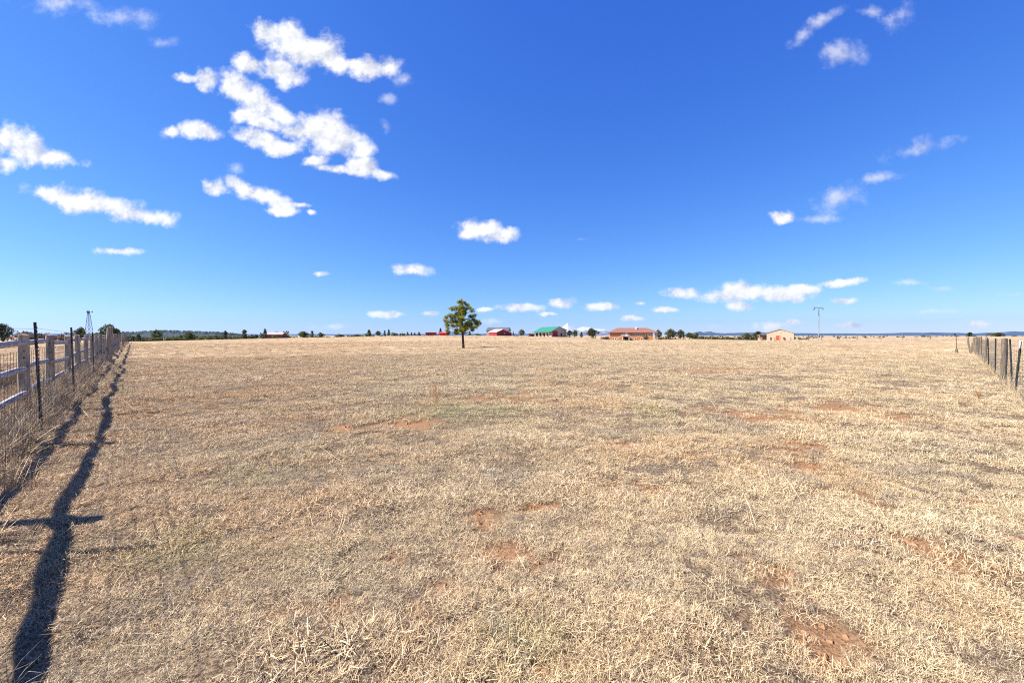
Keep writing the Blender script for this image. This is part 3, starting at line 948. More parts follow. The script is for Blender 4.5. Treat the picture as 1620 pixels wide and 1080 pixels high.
TREES = [
    (4, 511, 538, 24, 75, 'round', 'dense green tree behind the rails at the very left edge', GF),
    (127, 517, 532, 19, 120, 'round', 'bushy dark tree behind the fence, left of the windmill tower foot', GF),
    (153, 522, 533, 15, 130, 'shrub', 'low green tree just right of the windmill tower', GF),
    (173, 512, 533, 24, 110, 'round', 'tall round crowned tree rising over the thick wooden brace post', GF),
    (186, 520, 534, 14, 140, 'pine', 'dark tree behind the fence right of the tall round tree', GF),
    (80, 528, 536, 10, 140, 'shrub', 'small dark shrub behind the third wooden fence post', GF),
    (219, 528, 538, 11, 150, 'pine', 'short dark tree right where the rail fence ends', GL),
    (248, 521, 538, 15, 170, 'round', 'tallest brownish tree on the far left before the forested ridge', GL),
    (233, 532, 539, 22, 165, 'shrub', 'wide low green shrub at the foot of the tall brownish tree', GL),
    (257, 531, 539, 24, 160, 'shrub', 'broad low bright shrub right of the tall brownish tree', GL),
    (277, 531, 538, 18, 165, 'shrub', 'low olive shrub between the broad shrub and the bushy dark tree', GL),
    (299, 525, 538, 16, 170, 'round', 'bushy dark green tree in the middle of the forested ridge', GL),
    (286, 530, 538, 9, 175, 'pine', 'small dark pine touching the left of the bushy dark tree', GL),
    (318, 528, 537, 14, 170, 'shrub', 'yellow green shrub right of the bushy dark tree', GL),
    (356.5, 523, 536, 9, 185, 'pine', 'pointed pine at the right end of the forested ridge', GL),
    (386.5, 521.5, 536, 12, 190, 'pine', 'broad pointed pine midway between forested ridge and maroon house', GL),
    (375, 530, 536, 8, 190, 'shrub', 'low shrub on the left of the broad pointed pine', GL),
    (397, 529, 536, 8, 190, 'shrub', 'low shrub on the right of the broad pointed pine', GL),
    (419.5, 520, 535, 9, 195, 'pine', 'slender tall pine at the left corner of the maroon house', GL),
    (435, 528.5, 535.5, 9, 190, 'shrub', 'small yellow green shrub before the maroon house wall', GL),
    (480, 523.5, 534.5, 17, 200, 'round', 'wide olive tree right of the maroon house', GL),
    (494, 523, 533, 7, 220, 'pine', 'thin dark pine just right of the wide olive tree', GL),
    (508, 526, 533.5, 11, 215, 'round', 'small olive tree second right of the wide olive tree', GL),
    (538, 526.5, 533, 13, 225, 'shrub', 'low olive shrub midway between maroon house and red trailers', GL),
    (566, 527, 532, 9, 230, 'shrub', 'dark low shrub at the end of the far tree belt', GL),
    (584, 521.5, 532, 10, 230, 'pine', 'pointed dark pine, first of the close trio left of the red sheds', GL),
    (598, 523, 532, 9, 230, 'round', 'dark round tree, middle of the close trio left of the red sheds', GL),
    (608.5, 522.5, 531, 5, 235, 'pine', 'narrow dark pine left of the tall narrow pine', GL),
    (615, 520.5, 531, 6, 235, 'pine', 'tall narrow pine behind the yellow green round tree', GL),
    (623, 523.5, 531.5, 13, 228, 'shrub', 'yellow green round tree left of the long red trailer', GL),
    (645, 525, 531, 5, 245, 'pine', 'small pine, leftmost of four before the long red trailer', GL),
    (651, 525.5, 531, 4, 245, 'pine', 'small pine, second of four before the long red trailer', GL),
    (656, 526, 531, 5, 245, 'pine', 'small pine, third of four before the long red trailer', GL),
    (663, 525, 531, 6, 245, 'pine', 'small pine, last of four beside the long red trailer', GL),
    (697, 519, 531, 7, 250, 'pine', 'dark pine standing behind the gap between the two red sheds', GM),
    (709, 521.5, 531, 9, 235, 'round', 'green tree behind the lone pine, right of the small red shed', GM),
    (722, 521.5, 531, 12, 240, 'round', 'green tree seen directly beneath the crown of the lone pine', GM),
    (743, 524.5, 531, 6, 245, 'pine', 'small dark pine right of the lone pine trunk', GM),
    (757, 526.5, 531, 10, 245, 'shrub', 'low dark shrub between the lone pine and the red barn', GM),
    (825.5, 520.5, 532.5, 11, 225, 'round', 'dark tree between the red barn and the green roofed barn', GM),
    (812, 524.5, 531, 3, 245, 'pine', 'tiny thin pine at the right of the red barn lean-to', GM),
    (901, 522, 532.5, 10, 225, 'round', 'olive tree touching the right wall of the green roofed barn', GM),
    (910, 522.5, 532.5, 10, 228, 'round', 'olive tree second right of the green roofed barn', GM),
    (920, 524.5, 533, 7, 232, 'pine', 'small dark tree between two olive trees below the snow mountain', GM),
    (936.5, 518.5, 534, 20, 215, 'round', 'large olive tree below the snow mountain, left of the log house', GM),
    (957, 532, 538, 14, 205, 'bare', 'rusty bare bushes in front of the left corner of the log house', GM),
    (1023, 528.5, 538, 11, 205, 'bare', 'brown bare bush against the front wall of the log house', GM),
    (1041, 520.5, 536, 12, 255, 'round', 'dark tree behind the right end of the log house', GM),
    (1061, 519.5, 536, 19, 220, 'round', 'large dark green tree right of the log house', GM),
    (1077, 521.5, 536, 15, 218, 'round', 'rounded green tree right of the large dark green one', GM),
    (1091, 525.5, 535.5, 15, 215, 'round', 'low wide green tree, last of the row right of the log house', GM),
    (1106, 531, 536, 8, 215, 'shrub', 'small dark shrub under the twin blue peaks', GR),
    (1156, 531.5, 537, 8, 210, 'shrub', 'small dark shrub midway to the beige building', GR),
    (1169, 531.5, 537, 7, 212, 'shrub', 'small shrub left of the pointed green tree by the beige building', GR),
    (1182, 526.5, 537, 17, 205, 'round', 'pointed wide green tree left of the beige building lean-to', GR),
    (1199, 523.5, 537, 15, 195, 'round', 'dark green tree directly behind the beige building lean-to', GR),
    (1266.5, 532.3, 535.5, 7, 230, 'shrub', 'tiny dark shrub between beige building and light pole', GR),
    (1534, 525.5, 532.8, 11, 200, 'pine', 'small dark tree on the horizon above the right fence end', GR),
    (1579, 523.5, 532.8, 24, 190, 'shrub', 'wide green shrub on the horizon above the right fence posts', GR),
    (37, 517, 538, 34, 90, 'bare', 'mauve brown bare thicket behind the first wooden fence post', GF),
    (66, 521, 538, 34, 95, 'bare', 'mauve brown bare thicket behind the second wooden fence post', GF),
    (97, 522, 537, 30, 105, 'bare', 'mauve brown bare thicket behind the second steel post', GF),
]
for t in TREES: place_tree(*t)

# far-off woods and dots of trees: one mass
rs = np.random.default_rng(5)
C, RD = [], []
def dots(x0, x1, n_, d0, d1, s0, s1):
    for _ in range(n_):
        d = rs.uniform(d0, d1); x = at(rs.uniform(x0, x1), d)
        s = rs.uniform(s0, s1); z = gz(x, d)
        for _k in range(7):
            C.append((x + rs.normal() * s * 0.35, d + rs.normal() * s * 0.35, z + s * rs.uniform(0.15, 1.0))); RD.append(s * 0.28)
dots(-40, 700, 230, 600, 1900, 4, 7)
dots(195, 460, 60, 300, 500, 2.0, 4.0)
dots(810, 965, 50, 400, 800, 3, 6)
dots(1040, 1210, 60, 330, 700, 2.5, 5)
dots(480, 690, 55, 380, 650, 3, 5.5)
dots(1090, 1700, 170, 650, 2300, 3.5, 7)
dots(195, 380, 50, 380, 700, 3, 6)
for _ in range(420):                      # the woods on the dark ridge
    px, tj = rs.uniform(150, 380), rs.uniform(0.30, 0.62)
    dd = 1500 + 420 * (tj - 0.5)
    tp0 = float(np.interp(px, [130, 200, 235, 262, 290, 320, 350, 372, 385], [2, 4, 6.2, 7.2, 6.5, 5.2, 4.2, 2.5, 0]))
    zt = -12 + (tp0 * 1500 / F + H + 12) * min(1, (tj / 0.55)) ** 0.9 * 0.97
    s = rs.uniform(3, 6)
    for _k in range(5):
        C.append((at(px, dd) + rs.normal() * s * .35, dd, zt + s * rs.uniform(-0.2, 0.6))); RD.append(s * .28)
V, rn = clump_quads(C, RD, 9, 1.6, 0.7, rs, 0.3)
tag(link('far_trees', quads_mesh('far_trees', V, M['farneedles'], rn)), 'dark specks of far-off woods scattered along the horizon', 'woods', kind='stuff')

def twig_plant(name, px, row, hgt, wid, n_, mat, label, cat, seed, thick=0.003, d=None):
    d = d or F * H / (row - HY)
    x = at(px, d)
    rs_ = np.random.default_rng(seed)
    o = empty(name, (x, d, gz(x, d)))
    Vs, rv = [], []
    for k in range(n_):
        a = rs_.uniform(0, 2 * pi); sp = rs_.uniform(0.1, 1) * wid
        pts = [np.array((rs_.normal() * wid * .12, rs_.normal() * wid * .12, -0.02))]
        e = np.array((sp * cos(a), sp * sin(a), hgt * rs_.uniform(0.55, 1.0)))
        for t in (0.35, 0.7, 1.0):
            pts.append(pts[0] * (1 - t) + e * t + rs_.normal(size=3) * wid * 0.10)
        r_ = rs_.uniform(0, 1)
        def strip(p, q, w):
            sd = np.cross(q - p, rs_.normal(size=3)); sd /= np.linalg.norm(sd) + 1e-9
            Vs.append([p - sd * w, p + sd * w, q + sd * w * .7, q - sd * w * .7]); rv.append(r_)
        for p, q in zip(pts[:-1], pts[1:]): strip(p, q, thick)
        for _ in range(7):
            t = rs_.uniform(0.35, 1.0); p = pts[0] * (1 - t) + e * t
            strip(p, p + np.array((rs_.normal() * .1, rs_.normal() * .1, abs(rs_.normal()) * .12)) * hgt * 1.2, thick * .7)
    link('stems', quads_mesh('stems', np.array(Vs), M[mat], np.array(rv)), o)
    return tag(o, label, cat)
twig_plant('dry_weed', 690, 642, 0.50, 0.20, 26, 'rustweed', 'tall rusty orange dry weed standing in the middle of the field', 'weed', 1, 0.0016)
twig_plant('dry_weed', 1549, 632, 0.2, 0.07, 16, 'rustweed', 'small orange dry weed near the white tipped post on the right', 'weed', 2, 0.003)
twig_plant('dead_brush', 10, 0, 0.62, 0.50, 150, 'darkbrush', 'dark tangled dead brush behind the first rails at left edge', 'brush', 3, 0.004, d=9.6)

# ---------------------------------------------------------------- buildings
def window(b_parent, c, w, h_, th=0.10, normal='y', frame='white'):
    """frame with a recessed pane on a wall facing -y (or +-x)"""
    f = MB(); g = MB(); t = 0.14
    def bx(B, cx, cz, sx, sz, dep, off):
        if normal == 'y': B.box((c[0] + cx, c[1] - off, c[2] + cz), (sx, dep, sz))
        else: B.box((c[0] + (off if normal == 'x' else -off), c[1] + cx, c[2] + cz), (dep, sx, sz))
    bx(f, -w/2, 0, t, h_ + t, th, 0); bx(f, w/2, 0, t, h_ + t, th, 0)
    bx(f, 0, h_/2, w - t, t, th, 0); bx(f, 0, -h_/2, w - t, t, th, 0)
    bx(g, 0, 0, w - t, h_ - t, 0.04, 0.0)
    fo = f.build('window', M[frame], b_parent)
    g.build('pane', M['glass'], fo)
def gable(root, w, L, he, hr, wall, roof, xr=0.0, heL=None, over=0.35, th=0.16, hid=2.0):
    """walls with gables at y = 0 (front) and y = L, ridge along y"""
    heL = heL if heL is not None else he
    b = MB()
    b.prism([(-w/2, -hid), (w/2, -hid), (w/2, he), (xr, hr), (-w/2, heL)], 0, L)
    b.build('wall', M[wall], root)
    r = MB()
    sr = (hr - he) / (w/2 - xr); sl = (hr - heL) / (xr + w/2)
    e = 0.02 + th
    r.slab([(xr, -over, hr + e), (w/2 + over, -over, he - over*sr + e), (w/2 + over, L + over, he - over*sr + e), (xr, L + over, hr + e)], th)
    r.slab([(xr, -over, hr + e), (xr, L + over, hr + e), (-w/2 - over, L + over, heL - over*sl + e), (-w/2 - over, -over, heL - over*sl + e)], th)
    return r.build('roof', M[roof], root)
def door(root, c, w, h_, mat, normal='y', frame=None):
    b = MB()
    if normal == 'y': b.box((c[0], c[1] - 0.03, c[2] + h_/2), (w, 0.12, h_))
    else: b.box((c[0] - 0.03 if normal == '-x' else c[0] + 0.03, c[1], c[2] + h_/2), (0.12, w, h_))
    o = b.build('door', M[mat], root)
    if frame:
        f = MB()
        f.box((c[0] - w/2 - .1, c[1] - .03, c[2] + h_/2), (.18, .16, h_)); f.box((c[0] + w/2 + .1, c[1] - .03, c[2] + h_/2), (.18, .16, h_))
        f.box((c[0], c[1] - .03, c[2] + h_ + .1), (w + .4, .16, .2))
        f.build('door_frame', M[frame], o)
    return o
def site(px, d, row=None):
    x = at(px, d)
    return (x, d, zrow(row, d) if row else gz(x, d))

# green roofed barn: front gable turned towards the right, long side to the left
gb = empty('barn', site(884.5, 226, 532.6), R(26))
tag(gb, 'tan barn with green metal roof and red sliding door', 'barn')
gable(gb, 9.6, 19, 3.85, 5.45, 'tanwall', 'greenroof', 0.0, 3.0)
door(gb, (-2.6, 0, -.1), 2.9, 3.1, 'redbarn', frame='redbarn')
door(gb, (1.4, 0, -.1), 1.0, 2.1, 'dark', frame='tanwall')
window(gb, (3.4, -0.03, 1.2), 0.9, 0.8)
for k in range(4): door(gb, (-4.8, 3.5 + 4.2 * k, -.2), 2.0, 2.1, 'dark', '-x')
pb = MB()
for k in range(6):
    pb2 = MB(); pb2.box((-6.3, 0.4 + 3.7 * k, 1.1), (.22, .22, 2.6)); pb2.build('porch_post', M['tanwall'], gb)
pb.slab([(-5.17, -.3, 2.98), (-5.17, 19.3, 2.98), (-6.7, 19.3, 2.55), (-6.7, -.3, 2.55)], .14)
pb.build('porch_roof', M['greenroof'], gb)
sh = empty('shed', site(841.5, 222, 532.4), R(12))
tag(sh, 'small dark brown open shed left of the green roofed barn', 'shed')
sb = MB(); sb.prism([(-1.5, -1), (1.5, -1), (1.5, 1.35), (-1.5, 1.6)], 0, 2.4); sb.build('wall', M['brownwall'], sh)
sb = MB(); sb.slab([(-1.7, -.2, 1.66), (1.7, -.2, 1.39), (1.7, 2.6, 1.39), (-1.7, 2.6, 1.66)], .08); sb.build('roof', M['dark'], sh)
door(sh, (0, 0, -.2), 1.6, 1.3, 'dark')

# red barn with pale roof, bigger grey roof behind
rb = empty('barn', site(795.5, 232, 531.2), R(36))
tag(rb, 'dark red barn with pale pink metal roof right of the lone pine', 'barn')
gable(rb, 8.2, 8.0, 2.15, 3.65, 'redbarn', 'paleroof')
window(rb, (1.1, -0.03, 1.55), 0.6, 0.6)
door(rb, (-1.9, 0, -.2), 2.4, 1.9, 'brownwall')
lr = MB(); lr.prism([(4.3, -1), (6.6, -1), (6.6, 1.5), (4.3, 2.0)], 0.6, 4.5); lr.build('lean_to', M['redbarn'], rb)
lr = MB(); lr.slab([(4.25, .3, 2.2), (6.9, .3, 1.62), (6.9, 4.8, 1.62), (4.25, 4.8, 2.2)], .1); lr.build('lean_to_roof', M['greyroof'], rb)
gb2 = empty('barn', site(789, 262, 531.0), R(82))
tag(gb2, 'dark grey roofed barn rising behind the red barn', 'barn')
rr_ = gable(gb2, 12, 13.5, 3.2, 5.2, 'tanwall', 'greyroof')
for ch in list(gb2.children): ch.location.y -= 6.75
cb = MB(); cb.box((0.2, 0, 5.5), (1.0, 1.6, .7)); cb.build('cupola', M['paleroof'], gb2)

# long red trailer and small red shed
tr = empty('trailer', site(682, 240, 531.0), R(4))
tag(tr, 'long low dark red livestock trailer left of the lone pine', 'trailer')
b = MB(); b.prism([(-3.1, .35), (3.1, .35), (3.1, 1.75), (2.9, 1.9), (-2.9, 1.9), (-3.1, 1.75)], -1.1, 1.1); b.build('body', M['redbarn'], tr)
b = MB(); b.box((0, 0, 1.93), (6.3, 2.3, .08)); b.build('roof', M['brightred'], tr)
for x in (-1.3, -.4):
    w_ = MB(); w_.tube([(x, -1.15, .35), (x, -.9, .35)], [.36, .36], 14); w_.build('wheel', M['dark'], tr)
for x in (-2, -.2, 1.6):
    s_ = MB(); s_.box((x, -1.12, 1.35), (1.2, .06, .3)); s_.build('side_vent', M['dark'], tr)
b = MB(); b.box((3.7, 0, .5), (1.3, .2, .15)); b.build('hitch', M['dark'], tr)
rs2 = empty('shed', site(702, 236, 531.0), R(-8))
tag(rs2, 'small bright red shed just left of the lone pine', 'shed')
gable(rs2, 2.6, 4.6, 1.45, 1.95, 'brightred', 'brightred')
for ch in list(rs2.children): ch.rotation_euler.z = R(90); ch.location.x = 2.3
door(rs2, (0.2, -1.3, -.1), 1.0, 1.3, 'redbarn')

# maroon house on the left
mh = empty('house', site(438, 205, 534.4), R(6))
tag(mh, 'maroon house with faded pink roof far on the left horizon', 'house')
gable(mh, 5.0, 7.2, 1.7, 2.75, 'brownwall', 'pinkroof')
for ch in list(mh.children): ch.rotation_euler.z = R(90); ch.location.x = 3.6
for x in (-2.4, 0.2, 2.3): window(mh, (x, -2.53, .95), .8, .7, frame='brownwall')
b = MB(); b.box((3.3, 0, 2.6), (.6, .6, 1.4)); b.build('chimney', M['brownwall'], mh)

# log house with hip roof and deck
lh = empty('house', site(1000, 238, 538.6), R(-15))
tag(lh, 'honey coloured two storey log house with red brown hip roof and deck', 'house')
u_ = 238 / F
wl, wr = -34.5 * u_, 31 * u_
b = MB(); b.box(((wl + wr) / 2, 5, 1.55), (wr - wl, 10, 6.3)); b.build('wall', M['logwall'], lh)
ex0, ex1, ey0, ey1, ze = -37.5 * u_, 40 * u_, -.9, 10.9, 4.68
rx0, rx1, zr = -23 * u_, 22.5 * u_, 7.45
rfm = MB()
rfm.slab([(ex0, ey0, ze), (ex1, ey0, ze), (rx1, 5, zr), (rx0, 5, zr)], .2)
rfm.slab([(ex1, ey1, ze), (ex0, ey1, ze), (rx0, 5, zr), (rx1, 5, zr)], .2)
rfm.slab([(ex0, ey1, ze), (ex0, ey0, ze), (rx0, 5, zr)], .2)
rfm.slab([(ex1, ey0, ze), (ex1, ey1, ze), (rx1, 5, zr)], .2)
rfo = rfm.build('roof', M['brownroof'], lh)
b = MB(); b.box((6 * u_, 3.4, 7.1), (1.1, .9, 1.9)); co = b.build('chimney', M['paleroof'], rfo)
for x in (-14.5, -10.0, 3.0, 9.5, 13.0, 22.0, 26): window(lh, (x * u_, -.03, 3.35), 1.25, 1.1)
for x in (-29, -25.5, 5.5, 14.5, 19.5): window(lh, (x * u_, -.03, .95), 1.15, .95)
door(lh, (-10 * u_, 0, -.1), 2.4, 2.0, 'dark'); door(lh, (-8.5 * u_, 0, 2.55), 1.0, 1.95, 'white', frame='white')
dk = MB(); dk.box((-10 * u_, -1.55, 2.42), (3.8, 3.0, .16)); dk.build('deck', M['deck'], lh)
for x in (-15.0, -4.8):
    p_ = MB(); p_.box((x * u_, -2.9, 1.0), (.26, .26, 2.7)); p_.build('deck_post', M['white'], lh)
rl = MB(); rl.box((-10 * u_, -2.95, 3.3), (3.8, .09, .1)); rl.build('deck_railing', M['white'], lh)
for k in range(9):
    pk = MB(); pk.box((-10 * u_ - 1.75 + k * .44, -2.95, 2.86), (.07, .07, .74)); pk.build('baluster', M['white'], lh)
for sgn in (-1, 1):
    st = MB()
    xs = -10 * u_ + sgn * 1.95
    for k in range(9):
        st.box((xs + sgn * (0.17 + .34 * k), -2.2, 2.32 - .27 * k), (.36, 1.2, .08))
    st.slab([(xs, -2.85, 2.42), (xs + sgn * 3.1, -2.85, -.06), (xs + sgn * 3.1, -2.79, -.06), (xs, -2.79, 2.42)], .24)
    so = st.build('stairs', M['deck'], lh)
    hr_ = MB(); hr_.tube([(xs, -2.82, 3.3), (xs + sgn * 3.1, -2.82, .85)], [.06, .06], 5); hr_.build('handrail', M['white'], so)
# porch under the right end of the roof
b = MB(); b.box((34.6 * u_, 5.5, 1.2), (7 * u_ * .98 - .2, 8.5, .2)); b.build('porch_deck', M['deck'], lh)
for y_ in (0.3, 4.5, 9):
    p_ = MB(); p_.box((37.4 * u_, y_, 1.9), (.24, .24, 5.3)); p_.build('porch_post', M['white'], lh)
b = MB(); b.box((wr + .04, 5, 1.7), (.06, 8, 4.6)); b.build('porch_shade_sheet', M['brownwall'], lh)  # dark sheet on the end wall, porch shade put into its colour

# beige building with lean-to
bb = empty('outbuilding', site(1234, 163, 537.6), R(-35))
tag(bb, 'beige gabled outbuilding with orange red door and open lean-to', 'outbuilding')
u_ = 163 / F
gable(bb, 36 * u_, 14, 2.75, 4.25, 'beigewall', 'pinkroof', over=.25, th=.12)
door(bb, (-3.0 * u_, 0, .05), 4.6 * u_, 6.6 * u_, 'reddoor', frame='beigewall')
door(bb, (-12.2 * u_, 0, -.05), 1.7 * u_, 4.4 * u_, 'dark')
b = MB(); b.box((5.0 * u_, -.25, .75), (.5, .4, .7)); b.build('utility_box', M['brownwall'], bb)
b = MB(); b.box((0, -.1, 3.15), (.35, .15, .28)); b.build('gable_lamp', M['paleroof'], bb)
b = MB(); b.tube([(18 * u_ + .12, -.05, -.2), (18 * u_ + .12, -.05, 2.6)], [.06, .06], 6); b.build('downspout', M['dark'], bb)
b = MB(); b.slab([(-18 * u_ - .27, -.2, 2.78), (-18 * u_ - .27, 10, 2.78), (-31 * u_, 10, 1.98), (-31 * u_, -.2, 1.98)], .1); b.build('lean_to_roof', M['pinkroof'], bb)
for y_ in (0, 5, 9.8):
    p_ = MB(); p_.box((-30 * u_, y_, .8), (.16, .16, 2.2)); p_.build('lean_to_post', M['deck'], bb)
b = MB(); b.box((-24.6 * u_, 9.9, .9), (12.6 * u_, .12, 2.1)); b.build('lean_to_wall', M['deck'], bb)
p_ = MB(); p_.slab([(-30 * u_, -.06, .9), (-24 * u_, -.06, -.5), (-30 * u_, -.06, -.5)], .08); p_.build('lean_to_panel', M['beigewall'], bb)

# light pole
lpole = empty('light_pole', site(1295, 112, 541.2))
tag(lpole, 'tall yard light pole with crossarm and two lamp heads', 'light pole')
u_ = 112 / F
b = MB(); b.tube([(0, 0, -.5), (0, 0, 5), (0, 0, 55 * u_)], [.13, .11, .08], 9); b.build('pole', M['polewood'], lpole)
b = MB(); b.box((-2.3 * u_, -.16, 54 * u_), (12.5 * u_, .12, .11)); b.build('crossarm', M['lampgrey'], lpole)
for x, a_ in ((-8.6, .5), (3.9, -.15)):
    h_ = MB(); h_.tube([(x * u_, -.2, 54.6 * u_ + .1), (x * u_ - .1 * a_, -.3, 54 * u_ - .12), (x * u_ - .6 * a_, -.5, 54 * u_ - .42)], [.10, .20, .28], 10)
    ho_ = h_.build('lamp_head', M['lampgrey'], lpole)
    e_ = Vector((x * u_ - .6 * a_, -.5, 54 * u_ - .42)); dv = Vector((-.5 * a_, -.2, -.3)).normalized()
    l_ = MB(); l_.tube([e_ + dv * .003, e_ + dv * .05], [.24, .23], 10); l_.build('lens', M['lens'], ho_)
b = MB(); b.box((0, -.22, 1.6), (.35, .2, .5)); b.build('meter_box', M['lampgrey'], lpole)
b = MB(); b.tube([(-8.6 * u_, -.16, 54 * u_ + .2), (-8.7 * u_, -.16, 54 * u_ + .9)], [.03, .02], 5); b.build('antenna', M['lampgrey'], lpole)

# windmill tower
wd_ = 150.0
wm = empty('windmill', site(141, wd_))
tag(wm, 'thin steel lattice windmill tower behind the left fence', 'windmill')
top = zrow(495, wd_) - wm.location.z
hw0, hw1 = 0.95, 0.22
def leg_pt(sx, sy, t): 
    q = hw0 + (hw1 - hw0) * t
    return Vector((sx * q, sy * q, top * t))
cs = [(-1, -1), (1, -1), (1, 1), (-1, 1)]
for sx, sy in cs:
    b = MB(); b.tube([leg_pt(sx, sy, -.02), leg_pt(sx, sy, 1)], [.09, .075], 4); b.build('leg', M['steel'], wm)
br = MB()
N_ = 7
for k in range(N_):
    t0, t1 = k / N_, (k + 1) / N_
    for (a, c) in zip(cs, cs[1:] + cs[:1]):
        br.tube([leg_pt(*a, t0), leg_pt(*c, t1)], [.035, .035], 3)
        br.tube([leg_pt(*c, t0), leg_pt(*a, t1)], [.035, .035], 3)
        br.tube([leg_pt(*a, t1), leg_pt(*c, t1)], [.045, .045], 3)
br.build('bracing', M['steel'], wm)
b = MB(); b.box((0, 0, top + .25), (.35, .6, .5)); b.build('gearbox', M['lampgrey'], wm)
whl = MB()
whl.tube([(-.1, -.5, top + .45), (.0, .3, top + .45)], [.05, .05], 6)
wheel = whl.build('wheel_hub', M['lampgrey'], wm)
for k in range(14):
    a = 2 * pi * k / 14
    bl = MB(); bl.box((0, 0, .42), (.02, .16, .4)); 
    for i, q in enumerate(bl.v):
        x, y, z = q; tw = .5
        x, y = x * cos(tw) - y * sin(tw), x * sin(tw) + y * cos(tw)
        bl.v[i] = (x - .12, y * cos(a) - z * sin(a) - .1, y * sin(a) + z * cos(a) + top + .45)
    bl.build('blade', M['steel'], wheel)
tl = MB(); tl.box((.1, .65, top + .45), (.05, 1.1, .05)); tl.box((.1, 1.2, top + .45), (.03, .5, .4)); tl.build('tail_vane', M['steel'], wm)

# ---------------------------------------------------------------- grass
m, n, p = new_mat('dry_grass_blades')
ar = n.n('ShaderNodeAttribute', attribute_name='rnd')
tw = n.n('ShaderNodeAttribute', attribute_name='warm', attribute_type='INSTANCER')
tdk = n.n('ShaderNodeAttribute', attribute_name='dead', attribute_type='INSTANCER')
tgr = n.n('ShaderNodeAttribute', attribute_name='green', attribute_type='INSTANCER')
pale = n.mix(ar.outputs['Fac'], (0.37, 0.268, 0.142), (0.75, 0.585, 0.355))
warm = n.mix(ar.outputs['Fac'], (0.36, 0.20, 0.083), (0.77, 0.53, 0.285))
col = n.mix(tw.outputs['Fac'], pale, warm)
col = n.mix(tdk.outputs['Fac'], col, n.mix(ar.outputs['Fac'], (0.075, 0.058, 0.045), (0.40, 0.33, 0.25)))
col = n.mix(tgr.outputs['Fac'], col, n.mix(ar.outputs['Fac'], (0.14, 0.16, 0.05), (0.52, 0.49, 0.22)))
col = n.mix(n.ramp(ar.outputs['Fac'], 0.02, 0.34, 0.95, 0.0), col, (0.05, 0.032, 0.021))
n.set(p.inputs['Base Color'], col)
p.inputs['Roughness'].default_value = 0.65
p.inputs['Specular IOR Level'].default_value = 0.3
M['grass'] = m

def blades(nb, spread, hgt, length, width, seed, flat=0.6, curl=0.5):
    """a tuft of bent dry blades, each a strip of three quads"""
    rs = np.random.default_rng(seed)
    a = rs.uniform(0, 2 * pi, nb); r = spread * np.sqrt(rs.uniform(0, 1, nb))
    p0 = np.stack([r * np.cos(a), r * np.sin(a), np.full(nb, -0.012)], 1)
    az = rs.uniform(0, 2 * pi, nb)
    L = length * rs.uniform(0.4, 1.25, nb)
    el = np.clip(rs.normal(1.15 - flat, 0.42, nb), 0.02, 1.5)
    bend = rs.normal(curl, 0.38, nb)
    turn = rs.normal(0, 0.42, nb)
    pts = [p0]
    for k in range(3):
        e = el - bend * (k / 2.0)
        aa = az + turn * k / 2
        dv = np.stack([np.cos(e) * np.cos(aa), np.cos(e) * np.sin(aa), np.sin(e)], 1)
        q = pts[-1] + dv * (L / 3)[:, None]
        q[:, 2] = np.maximum(q[:, 2], 0.002 + rs.uniform(0, 0.012, nb))
        pts.append(q)
    side = np.stack([-np.sin(az), np.cos(az), rs.normal(0, .5, nb)], 1); side /= np.linalg.norm(side, axis=1, keepdims=True)
    w = (width * rs.uniform(0.6, 1.4, nb))[:, None]
    ws = [w * .8, w, w * .75, w * .15]
    Vq = []
    for k in range(3):
        Vq.append(np.stack([pts[k] - side * ws[k], pts[k] + side * ws[k], pts[k+1] + side * ws[k+1], pts[k+1] - side * ws[k+1]], 1))
    rn = rs.uniform(0, 1, nb)
    return np.concatenate(Vq), np.tile(rn, 3)
tufts = bpy.data.collections.new('grass_tufts')
def proto(i, *a, **k):
    V, rn = blades(*a, **k)
    o = bpy.data.objects.new('tuft_%02d' % i, quads_mesh('tuft', V, M['grass'], rn))
    tufts.objects.link(o)
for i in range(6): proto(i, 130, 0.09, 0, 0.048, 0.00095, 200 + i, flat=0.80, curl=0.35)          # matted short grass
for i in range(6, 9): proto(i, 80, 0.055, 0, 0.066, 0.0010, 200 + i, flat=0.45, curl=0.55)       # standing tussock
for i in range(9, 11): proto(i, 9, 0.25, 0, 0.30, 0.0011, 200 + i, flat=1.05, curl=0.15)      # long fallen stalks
for i in range(11, 14): proto(i, 60, 0.09, 0, 0.42, 0.0017, 200 + i, flat=-0.05, curl=0.55)    # tall fence line grass

